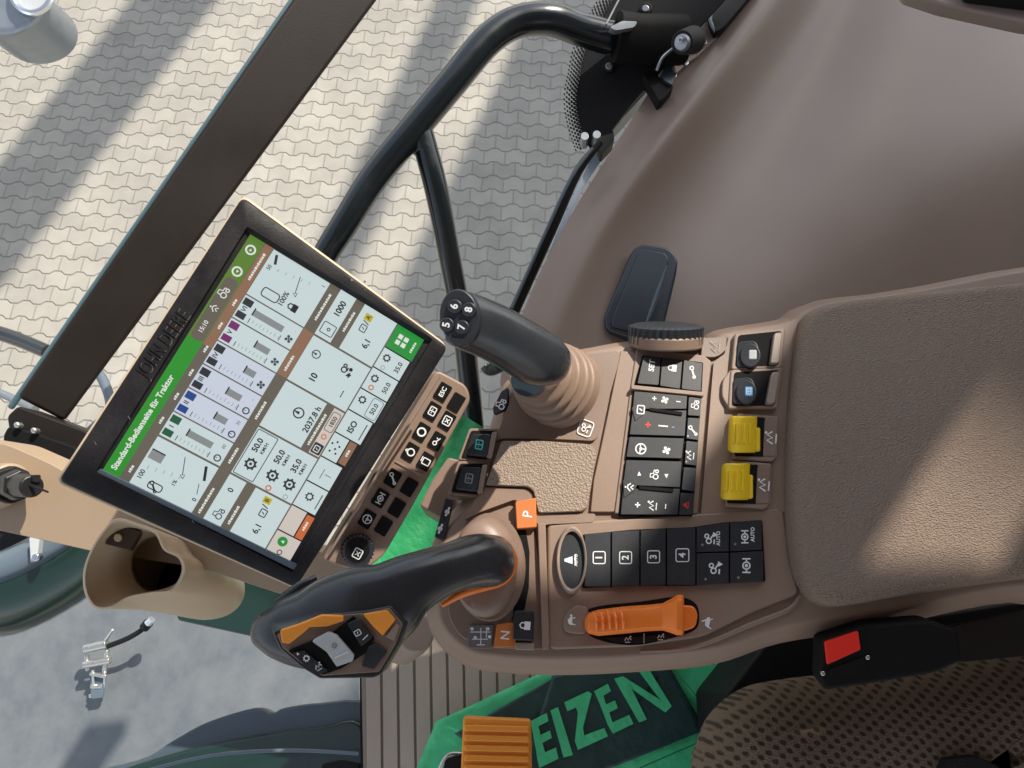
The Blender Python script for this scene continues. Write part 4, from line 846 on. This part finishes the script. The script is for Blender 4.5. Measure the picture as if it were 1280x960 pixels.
# second row
sr(0, 152, 78, 179, 'card'); st('0', 58, 165, 12); si('tractor', 20, 167, 16, 'line'); tk(28, 187, 30)
sr(0, 194, 78, 251, 'card'); st('6,1', 26, 226, 13); si('box', 50, 222, 13); st('/', 60, 220, 14); sr(64, 212, 74, 224, 'yel', .0007); st('B', 69, 218, 9, 'ink')
sr(81, 152, 158, 251, 'card'); so(83, 154, 156, 186, 1.3, 'line')
for j, (v_, y) in enumerate((('50.0', 168), ('50.0', 204), ('35.0', 232))):
    st(v_, 134, y - 3, 12.5, 'ink', b=.03); st('KM/H', 134, y + 8, 7.5); si('gear', 105, y + 2, 19, 'dk'); S.flatp(ui, circ(105, y + 2, 2.2), .0012, SM['dk'])
S.stroke(ui, circ(86, 210, 3.6), 1.8, .0011, SM['org'], True); S.stroke(ui, circ(86, 238, 3.2), 1.6, .0011, SM['lgrey'], True)
sr(161, 152, 238, 221, 'card'); si('compass', 205, 192, 20); st('2037.8 h', 206, 214, 12.5, 'ink', b=.025)
tk(196, 228, 52); sr(161, 234, 238, 251, 'pale'); sr(163, 235, 180, 250, 'dk', .0008, 2); si('box', 171, 242, 11, 'ltxt', 0, .0012); S.stroke(ui, circ(192, 242, 3.4), 1.6, .0011, SM['org'], True); so(202, 236, 233, 249, 1.0, 'line', 3); st('1850', 218, 243, 9)
sr(241, 152, 318, 251, 'card'); st('10', 262, 184, 14, 'ink', b=.03); si('compass', 295, 170, 16, 'line'); si('tractarrow', 298, 222, 20); st('---', 262, 232, 12)
sr(321, 152, 400, 179, 'card'); st('1000', 373, 166, 13, 'ink', b=.03); so(328, 156, 346, 176, 1.3, 'dk'); st('o', 337, 166, 11); tk(362, 187, 32)
sr(321, 194, 400, 251, 'card'); st('6,1', 348, 226, 13, 'ink', b=.025); si('box', 366, 210, 13, 'line'); st('/', 376, 210, 14); sr(379, 203, 390, 215, 'yel', .0007); st('A', 384.5, 209, 9)
# bottom bar
sr(0, 253, 400, 300, 'off', .0005)
for k, (x0, x1, y1, m_k) in enumerate(((0, 38, 292, 'pale'), (40, 80, 278, 'pale'), (82, 122, 290, 'card'), (124, 164, 290, 'card'), (166, 206, 278, 'card'), (208, 246, 296, 'card'), (248, 284, 298, 'card'), (286, 322, 298, 'card'), (324, 358, 298, 'card'))):
    sr(x0, 253, x1, y1, m_k, .0007)
sr(360, 253, 400, 300, 'btn', .0008); 
for dx, dy in ((-5, -5), (5, -5), (-5, 5), (5, 5)): sr(380 + dx - 3.6, 271 + dy - 3.6, 380 + dx + 3.6, 271 + dy + 3.6, 'ltxt', .0011)
tk(380, 291, 18)
S.flatp(ui, circ(26, 268, 7.5, n=18), .0010, SM['btn']); si('arrowup', 26, 268, 8, 'ltxt'); si('ring', 10, 272, 9, 'line'); si('gear', 60, 267, 12, 'pale'); sr(40, 280, 78, 292, 'org', .0007); tk(60, 286, 12)
si('gear', 103, 269, 14, 'line'); S.stroke(ui, [(90, 285), (114, 285)], 1.6, .0011, SM['line']); S.stroke(ui, [(134, 268), (150, 268)], 1, .0011, SM['line']); S.stroke(ui, [(143, 272), (143, 282)], 1, .0011, SM['line'])
for dx, dy in ((-8, 6), (-8, -4), (-2, 2), (4, -6), (4, 6), (9, 0)): S.flatp(ui, circ(186 + dx, 264 + dy, 1.7, n=8), .0011, SM['ink'])
sr(168, 280, 206, 292, 'tan', .0007); tk(187, 286, 10); st('ISO', 226, 272, 13, 'ink', b=.03); S.stroke(ui, [(213, 290), (240, 290)], 1.6, .0011, SM['line'])
for x, v_ in ((266, '50.0'), (304, '50.0'), (341, '35.0')):
    si('gear', x + 4, 264, 13, 'dk'); st(v_, x, 287, 10.5)
so(250, 278, 282, 296, .9, 'line', 4); S.stroke(ui, circ(293, 266, 3.4), 1.7, .0011, SM['org'], True); S.stroke(ui, circ(329, 266, 3), 1.5, .0011, SM['lgrey'], True)
S.build('screen', mon, label='lit screen with green header and pale cards of readings')

# keypad along the monitor
KP = Plane(MP.at(500, 590, -.018), nM)
kp = thing('button_panel', 'slim taupe panel of black menu keys along the right side of the touchscreen', 'button panel', KP.at(490, 590, -.03))
b_ = MB(); b_.prism(KP, rnd([(546, 462), (584, 482), (589, 500), (512, 640), (480, 695), (452, 716), (424, 708), (402, 700)], [8, 10, 8, 8, 8, 8, 6, 6]), 0, -.022, M['taupe']); b_.build('housing', kp, bev=.0025, seg=4)
b_ = MB(); b_.ptube([(549, 470, .62, 1.8), (500, 548, .62, 1.8), (411, 692, .62, 1.8)], M['trim'], 8, 3); b_.build('edge_bead', kp)
kk = [(553.6, 490, 'ESC'), (540.6, 514, 'book'), (527, 540, 'ring'), (513, 565, 'ringhouse'), (491, 598, 'wrench'), (475.5, 623, 'axle'), (459, 649, 'steer')]
k2 = [(570.6, 503, None), (559, 526, 'boxx'), (546, 551.5, 'key'), (532, 577, 'cup'), (511.5, 609, None), (496, 635, None), (479.5, 658, None)]
for x, y, ic in kk + k2:
    b_ = MB(); b_.prism(KP, rnd(rrect(x, y, 22, 16, 59), 2, 3), .0014, -.002, M['gap'])
    if ic == 'ESC': b_.text(KP, 'ESC', x, y, 8, 62, .0017, M['white'])
    elif ic: b_.icon(KP, ic, x, y, 13, 62, .0017, M['white'])
    b_.build('menu_key', kp, bev=.0006)
b_ = MB(); b_.stroke(KP, [(494, 576), (526, 594)], 2.4, .0012, M['trim']); b_.build('divider', kp)
b_ = MB(); ctr = KP.at(447, 687, .004)
wheel(b_, ctr, nM, .0118, .0130, .006, 26, M['dkey'], .0006); b_.prism(KP, circ(447, 687, 15), .0112, .004, M['gap']); b_.icon(KP, 'boxx', 447, 692, 14, 62, .0115, M['white']); b_.build('rotary_knob', kp, smooth=25)

# ================================================================== DASH, CUP HOLDER
da = thing('dash_rail', 'warm beige dashboard rail below the touchscreen', 'dashboard', Z(-.06).at(100, 640))
DP = Plane(Z(-.05).at(200, 690), (-.1, -.25, 1))
b_ = MB(); b_.prism(DP, rnd([(-60, 545), (10, 556), (60, 578), (100, 600), (200, 640), (440, 700), (455, 778), (380, 752), (250, 710), (120, 690), (-60, 650)], 10), 0, -.04, M['dash']); b_.build('rail_body', da, bev=.008, seg=5)
b_ = MB(); b_.ptube([(-10, 612, .74, 30), (2, 606, .70, 27), (14, 603, .68, 24)], M['dash'], 24, 3); b_.build('socket_boss', da, bev=.003)
ps = thing('power_plug', 'black screw plug standing on the beige dash at the left edge', 'plug', R(20, 605, .67))
b_ = MB(); b_.ptube([(10, 606, .67, 24), (16, 606, .66, 24)], M['rubber'], 8, 1); b_.build('collar', ps, bev=.002)
b_ = MB(); b_.ptube([(17, 606, .658, 20), (24, 606, .64, 19)], M['black'], 6, 1); b_.ptube([(22, 606, .645, 15), (40, 608, .62, 14)], M['black'], 24, 1); b_.build('body', ps, bev=.002)
b_ = MB(); b_.ptube([(36, 606, .62, 2.4), (60, 615, .61, 1.2)], M['rubber'], 8, 1); b_.prism(Plane(R(42, 603, .62), (1, 0, .6)), rrect(46, 598, 10, 9, 0, 2), .002, -.003, M['rubber']); b_.build('tether', ps)

cup = thing('cup_holder', 'warm beige cup holder with a flared rim hanging below the touchscreen', 'cup holder', R(205, 720, .72))
ro = spl([(146, 648), (172, 654), (196, 664), (208, 686), (228, 697), (232, 716), (218, 738), (190, 742), (160, 748), (138, 760), (118, 760), (106, 742), (104, 716), (112, 690), (128, 664)], 5)
mo = [(x + 24, y + 2) for x, y in ro]
def rk(pts, d): return [R(x, y, d) for x, y in pts]
def mixr(a, b, t): return [(p[0] * (1 - t) + q_[0] * t, p[1] * (1 - t) + q_[1] * t) for p, q_ in zip(a, b)]
n_ = len(ro)
bot = circ(0, 0, 1, 1, n_)
# match start angle of circle with rim start (146,648)
def ellm(cx, cy, rx, ry):
    out = []
    for (x, y) in ro:
        a = math.atan2(y - 712, x - 166); out.append((cx + rx * math.cos(a), cy + ry * math.sin(a)))
    return out
e_b = ellm(262, 738, 44, 36); e_m = ellm(225, 724, 56, 46)
inn = ellm(197, 706, 34, 37); inn2 = ellm(202, 708, 28, 31)
b_ = MB()
b_.loft([rk(e_b, .790), rk(ellm(256, 735, 50, 40), .783), rk(mixr(e_m, ellm(256, 735, 50, 40), .5), .745), rk(mixr(ro, e_m, .55), .70), rk(mixr(ro, e_m, .18), .665), rk(ro, .640), rk(inset(ro, .985), .634), rk(inset(ro, .95), .634), rk(inset(ro, .92), .640), rk(mixr(inset(ro, .9), inn, .5), .655), rk(inn, .672), rk(inset(inn, .96), .685), rk(inn2, .78)], M['beige'], True, False)
b_.build('cup_body', cup, smooth=80)
b_ = MB(); b_.loft([rk(inset(inn, .97), .73), rk(inset(inn, .9), .76), rk(inset(inn, .5), .765)], M['gap'], False, True); b_.build('cup_well', cup, smooth=60)
b_ = MB(); b_.prism(Plane(R(152, 670, .645), (.3, -.1, 1)), rnd([(146, 655), (176, 664), (162, 688), (131, 680)], 2), -.002, -.02, mat('recess_brown', (.05, .03, .02), .5)); 
b_.prism(Plane(R(152, 670, .645), (.3, -.1, 1)), circ(147, 672, 5), .001, -.004, M['beige']); b_.build('mount_recess', cup, bev=.001)

# ================================================================== OUTSIDE LOWER LEFT
ho = thing('bonnet', 'dusty pale grey bonnet surface at the lower left', 'bonnet', Z(-.75).at(200, 860))
HZ = Plane(Z(-2.05).at(200, 840), (-.05, -.02, 1))
b_ = MB(); b_.prism(HZ, [(-80, 620), (360, 690), (449, 740), (449, 880), (440, 1060), (-80, 1060)], 0, -.03, M['hood']); b_.build('top_skin', ho, bev=.004)
HG = Plane(Z(-.56).at(300, 920), (-.1, .1, 1))
bg = thing('lower_window_sill', 'dark green painted curved sill along the bottom left edge', 'sill', Z(-.6).at(300, 940))
b_ = MB(); b_.prism(HG, spl([(-100, 1000), (60, 972), (170, 950), (215, 925), (258, 902), (318, 884), (340, 890), (355, 884), (400, 878), (460, 880), (475, 960), (470, 1080), (-100, 1100)], 4), 0, -.03, M['blueedge']); b_.build('blue_top_edge', bg, bev=.006)
b_ = MB(); b_.prism(HG, spl([(-100, 1012), (80, 982), (190, 948), (260, 930), (340, 915), (400, 908), (452, 905), (470, 1000), (460, 1080), (-100, 1100)], 4), .012, -.01, M['dgreen']); b_.build('green_skin', bg, bev=.006)
b_ = MB(); b_.ptube([(150, 972, .97, 2), (260, 945, .97, 2), (360, 938, .97, 2.2), (448, 942, .97, 2)], M['bluegrey'], 8, 4); b_.build('crease_line', bg)
b_ = MB(); b_.prism(HG, rnd([(398, 1000), (402, 955), (425, 950), (450, 955), (450, 1000)], 3), .02, 0, M['rubber']); b_.build('bracket_foot', bg, bev=.002)
fe = thing('front_fender', 'dark green rounded fender with a blue grey rim at the left edge', 'fender', Z(-.5).at(60, 760))
FEP = Plane(Z(-.5).at(60, 740), (.2, -.25, 1))
b_ = MB()
def fring(off, h):
    base_ = [(-80, 790), (-20, 797), (30, 790), (100, 754), (150, 712), (190, 676), (240, 640), (300, 620)]
    return [FEP.at(x - off * .35, y - off * .95, h) for x, y in spl(base_, 4, False)]
rws = [fring(0, -.10), fring(2, -.03), fring(14, .0), fring(40, .02), fring(62, .024), fring(70, .024)]
b_.grid(rws, M['dgreen']); b_.build('curved_skin', fe, solid=.006, smooth=60)
b_ = MB(); b_.grid([fring(66, .025), fring(78, .034), fring(92, .034), fring(100, .020), fring(104, -.03)], M['bluegrey']); b_.build('rubber_rim', fe, solid=.004, smooth=60)
b_ = MB(); b_.prism(FEP, rnd([(36, 672), (50, 668), (46, 700), (38, 704)], 3), .05, .03, M['slide']); b_.prism(FEP, circ(44, 697, 5), .055, .04, M['chrome']); b_.build('bolt_plate', fe, bev=.002)
b_ = MB(); b_.prism(Z(-.56), [(-60, 640), (38, 664), (40, 712), (10, 730), (-60, 760)], 0, -.02, M['rubber']); tag(b_.build('dark_mat'), 'small dark patch between the beige dash and the fender rim', 'mat')
grn = thing('green_cross_member', 'dark green painted beam behind the cup holder', 'beam', Z(-.4).at(300, 770))
b_ = MB(); b_.prism(Z(-.36), rnd([(230, 700), (360, 730), (470, 770), (470, 835), (335, 800), (220, 775)], 6), 0, -.05, M['dgreen']); b_.build('member', grn, bev=.004)

# wiper bracket
wi = thing('wiper_bracket', 'pale metal wiper bracket and hose standing on the grey bonnet', 'bracket', R(120, 830, 2.4))
WD = 2.47
b_ = MB(); b_.ptube([(106, 811, WD, 5.5), (134, 805, WD, 5.5)], M['metal'], 14, 1); b_.ptube([(105, 831, WD, 4.5), (138, 825, WD, 4.5)], M['metal'], 14, 1); b_.build('roller', wi, bev=.0015)
b_ = MB()
for a_ in ([(108, 818, WD + .01, 3), (110, 838, WD + .01, 3)], [(132, 800, WD, 2.2), (141, 787, WD - .02, 1.6)], [(134, 812, WD + .005, 3), (130, 842, WD + .01, 3)], [(113, 842, WD, 2.5), (133, 846, WD, 2.5)], [(114, 858, WD + .01, 3), (128, 858, WD + .01, 3)], [(112, 870, WD + .015, 2.6), (127, 868, WD + .015, 2.4)], [(116, 838, WD, 2), (118, 872, WD + .02, 2)], [(131, 840, WD, 1.6), (130, 866, WD + .02, 1.6)]):
    b_.ptube(a_, M['metal'], 10, 1)
b_.prism(Plane(R(120, 850, WD + .01), (0, -.2, 1)), rnd([(112, 842), (132, 840), (128, 872), (114, 874)], 2), 0, -.01, M['bluegrey']); b_.build('linkage', wi, bev=.001)
b_ = MB(); b_.ptube([(134, 808, WD, 3.2), (155, 800, WD - .01, 3.2), (172, 791, WD - .01, 3.2), (186, 780, WD - .01, 3)], M['rubber'], 10, 4); b_.build('hose', wi)
b_ = MB(); b_.ptube([(180, 785, WD - .015, 6), (186, 778, WD - .02, 6)], M['rubber'], 14, 1); b_.ptube([(185, 779, WD - .03, 5), (190, 774, WD - .035, 4.5)], M['chrome'], 10, 1); b_.build('nozzle', wi, bev=.001)

# ================================================================== FLOOR AREA
fm = MB(); FMP = Z(FZ + .004)
fmo = thing('ribbed_floor_mat', 'grey beige ribbed floor mat under the lever', 'floor mat', Z(FZ).at(560, 880))
fm.prism(FMP, [(450, 760), (455, 1000), (760, 1000), (740, 740), (560, 760)], 0, -.003, mat('mat_base', (.30, .25, .205), .7, var=.1, vscale=20)); fm.build('mat_sheet', fmo)
mr = mat('mat_rib', (.46, .385, .31), .62, var=.08, vscale=20, bump=.2, bscale=400)
fm = MB()
x = 452
for k in range(14):
    xa = 456 + k * 20.5; xb = 458 + k * 21.0
    fm.prism(FMP, rnd([(xa + 1, 760), (xa + 18.2, 760), (xb + 18.6, 1000), (xb + 1, 1000)], 1), .004, -.002, mr)
fm.build('ribs', fmo, bev=.0015)
b_ = MB(); b_.ptube([(500, 805, .95, 26), (514, 795, .92, 26), (520, 790, .90, 24)], M['trim'], 24, 2); b_.build('mat_boss', fmo, bev=.004)

gb = thing('green_flag', 'green and black plastic film with large letters lying on the floor', 'plastic film', Z(FZ + .04).at(740, 900))
GP1 = Z(FZ + .035)
def crumple(out, h, amp, m, name, parent, n=26, seed=3, marks=None):
    """gently uneven sheet filling a quad outline (4 px corners)"""
    rg = random.Random(seed); ph = [rg.uniform(0, 6) for _ in range(6)]; a, b2, c_, d_ = [Vector(p) for p in out]
    def hh(u, v): return amp * (math.sin(7 * u + ph[0] + 2 * v) + .6 * math.sin(13 * v + ph[1] + 4 * u) + .4 * math.sin(21 * u - 9 * v + ph[2])) / 2
    rows = []
    for j in range(n + 1):
        v = j / n; rows.append([GP1.at(*((a.lerp(b2, i / n)).lerp(d_.lerp(c_, i / n), v)), h + hh(i / n, v)) for i in range(n + 1)])
    mb = MB(); mb.grid(rows, m); return mb.build(name, parent, solid=.0015, smooth=40)
crumple([(520, 962), (545, 902), (900, 745), (700, 1100)], 0, .003, M['leaf'], 'lower_sheet', gb)
crumple([(545, 902), (700, 830), (960, 800), (930, 1100)], .004, .003, M['leaf'], 'upper_sheet', gb, seed=5)
crumple([(568, 917), (700, 843), (852, 810), (700, 1005)], .010, .0012, M['leafd'], 'dark_panel', gb, seed=8)
crumple([(690, 845), (826, 815), (882, 912), (640, 1010)], .0105, .0010, M['leafd'], 'dark_panel', gb, seed=9)
class Q:
    n = Vector((0, 0, 1))
    def at(s, x, y, h=0): return GP1.at(x, y, .0135 + h)
LQ = Q(); b_ = MB()
def z32(*p): return [(560 + x / 3.2, 800 + y / 3.2) for x, y in p]
for po in (z32((330, 325), (395, 292), (402, 325), (362, 345), (370, 380), (408, 362), (415, 392), (378, 412), (388, 450), (432, 430), (442, 475), (365, 512), (358, 480), (350, 430)),
           z32((410, 282), (440, 268), (500, 460), (462, 470)),
           z32((465, 250), (560, 205), (575, 215), (540, 350), (545, 382), (625, 352), (640, 385), (520, 440), (508, 405), (520, 290), (512, 270), (478, 285)),
           z32((585, 205), (640, 175), (652, 205), (622, 222), (632, 258), (668, 242), (680, 272), (645, 290), (658, 330), (725, 300), (742, 335), (660, 375), (640, 340), (605, 250)),
           z32((665, 155), (700, 145), (850, 240), (745, 100), (790, 95), (895, 265), (870, 290), (735, 195), (795, 318), (765, 330))):
    b_.prism(LQ, po, .0008, -.001, M['leaf'])
b_.build('lettering', gb)
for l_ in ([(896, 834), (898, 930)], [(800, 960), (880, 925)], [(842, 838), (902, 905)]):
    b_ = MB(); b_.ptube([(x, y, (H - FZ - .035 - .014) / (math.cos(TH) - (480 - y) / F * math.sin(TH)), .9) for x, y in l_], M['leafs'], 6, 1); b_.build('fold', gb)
gc = thing('green_cloth', 'bright green crumpled cloth in the gap beside the menu keys', 'cloth', Z(-.30).at(520, 640))
GP1 = Z(-.30)
crumple([(450, 720), (574, 516), (612, 540), (570, 760)], 0, .006, mat('bright_green_cloth', (.010, .25, .08), .6, var=.25, vscale=40, bump=.5, bscale=90), 'cloth_sheet', gc, seed=11)
# taupe shield between cloth patches
b_ = MB(); b_.prism(Z(-.06), rnd([(560, 571), (582, 577), (570, 625), (556, 650), (524, 632), (540, 600)], 4), 0, -.05, M['taupe2']); b_.build('side_skirt', con, bev=.003)

pe = thing('pedal', 'orange ribbed pedal pad at the bottom edge on the green film', 'pedal', Z(-.42).at(620, 930))
PP = Plane(Z(-.36).at(620, 930), (0, 0, 1))
b_ = MB(); b_.prism(PP, rnd([(579, 896), (664, 900), (666, 1010), (574, 1010)], 4), 0, -.03, M['amber']); pb = b_.build('pad', pe, bev=.003)
for k in range(8):
    y = 906 + k * 12.5; b_ = MB(); b_.prism(PP, rnd([(581, y), (662, y + 2), (662, y + 10), (580, y + 8)], 3), .004, -.002, M['amber']); b_.build('rib', pb, bev=.002)
b_ = MB(); b_.ptube([(548, 965, .98, 2.6), (556, 948, .98, 2.6), (566, 942, .98, 2.6), (590, 944, .98, 2.6)], M['metal'], 10, 4); b_.prism(Z(-.40), rnd([(556, 950), (580, 942), (580, 990), (550, 990)], 3), 0, -.02, M['rubber']); b_.build('hinge_wire', pe)

# ================================================================== SEAT AND BUCKLE
se = thing('driver_seat', 'brown honeycomb fabric driver seat at the lower right', 'seat', Z(-.3).at(1080, 930))
so_ = spl([(878, 975), (884, 940), (905, 893), (945, 862), (1000, 850), (1070, 842), (1160, 830), (1240, 812), (1330, 790), (1500, 760), (1520, 1200), (1200, 1250), (900, 1230), (870, 1080)], 5)
rs = ringz(so_, -.20)
ar = sum(rs[i].x * rs[(i + 1) % len(rs)].y - rs[(i + 1) % len(rs)].x * rs[i].y for i in range(len(rs))); sg = 1 if ar > 0 else -1
rr = [offs(rs, sg * d, z) for d, z in ((-.01, -.30), (.0, -.25), (.0, -.21), (-.006, -.185), (-.016, -.165), (-.03, -.152), (-.05, -.143), (-.08, -.138))]
cc = sum(rr[-1], Vector()) / len(rr[-1]); rr.append([v.lerp(cc, .5) for v in rr[-1]]); rr.append([v.lerp(cc, .95) for v in rr[-1]])
b_ = MB(); b_.loft(rr, M['seat']); b_.build('cushion', se, smooth=80)
b_ = MB(); b_.prism(Z(-.133), rnd([(1176, 962), (1182, 948), (1220, 944), (1250, 958), (1255, 1010), (1180, 1010)], 4), .004, -.01, mat('dark_strap', (.008, .008, .009), .9, bump=.8, bscale=300)); b_.build('dark_patch', se, bev=.002)
b_ = MB(); b_.prism(Z(-.30), [(960, 800), (1600, 700), (1600, 1200), (930, 1200), (905, 870)], 0, -.15, M['rubber']); b_.build('seat_base', se, bev=.005)
bu = thing('seat_belt_buckle', 'black seat belt buckle with a red release button beside the armrest', 'belt buckle', Z(-.12).at(1060, 830))
BP = Plane(Z(.004).at(1060, 820), (-.15, -.25, 1))
b_ = MB(); b_.prism(BP, rnd([(1026, 800), (1078, 782), (1160, 776), (1200, 790), (1205, 826), (1170, 842), (1088, 856), (1032, 864), (1024, 850)], 6), 0, -.028, M['gap']); b_.build('casing', bu, bev=.004)
b_ = MB(); b_.prism(BP, rnd([(1031, 803), (1073, 789), (1076, 812), (1034, 831)], 2), .003, -.004, M['red']); b_.build('release_button', bu, bev=.001)
b_ = MB(); b_.prism(BP, rnd([(1034, 838), (1080, 821), (1084, 838), (1040, 856)], 3), .0012, -.002, M['gap']); b_.build('slot', bu)
for q_ in ((1029, 842), (1085, 822)):
    b_ = MB(); b_.prism(BP, circ(*q_, 3, n=12), .003, -.001, M['chrome']); b_.build('rivet', bu, bev=.0006)
b_ = MB(); b_.prism(Z(-.09), rnd([(1180, 785), (1600, 700), (1600, 790), (1200, 828)], 5), 0, -.03, M['black']); b_.build('stalk', bu, bev=.004)

# ================================================================== LIGHT
w = bpy.data.worlds.new("World"); SC.world = w; w.use_nodes = True; nt = w.node_tree; bgd = nt.nodes['Background']
sk = nt.nodes.new('ShaderNodeTexSky'); sk.sky_type = 'NISHITA'; sk.sun_disc = False; sk.sun_elevation = EL; sk.sun_rotation = math.radians(90) - AZ
hs = nt.nodes.new('ShaderNodeHueSaturation'); hs.inputs['Saturation'].default_value = .42; nt.links.new(sk.outputs[0], hs.inputs['Color']); nt.links.new(hs.outputs[0], bgd.inputs[0]); bgd.inputs[1].default_value = .15
sl = bpy.data.lights.new('sun', 'SUN'); sl.energy = 3.9; sl.angle = math.radians(.9); sl.color = (1, .92, .80)
so2 = bpy.data.objects.new('sun', sl); COL.objects.link(so2); so2.rotation_euler = (-SUN).to_track_quat('-Z', 'Y').to_euler()
SC.view_settings.view_transform = 'Standard'; SC.view_settings.look = 'None'; SC.view_settings.exposure = .74; SC.view_settings.gamma = 1
SC.render.engine = 'CYCLES'; SC.cycles.max_bounces = 8
SC.render.resolution_x, SC.render.resolution_y = 1024, 768
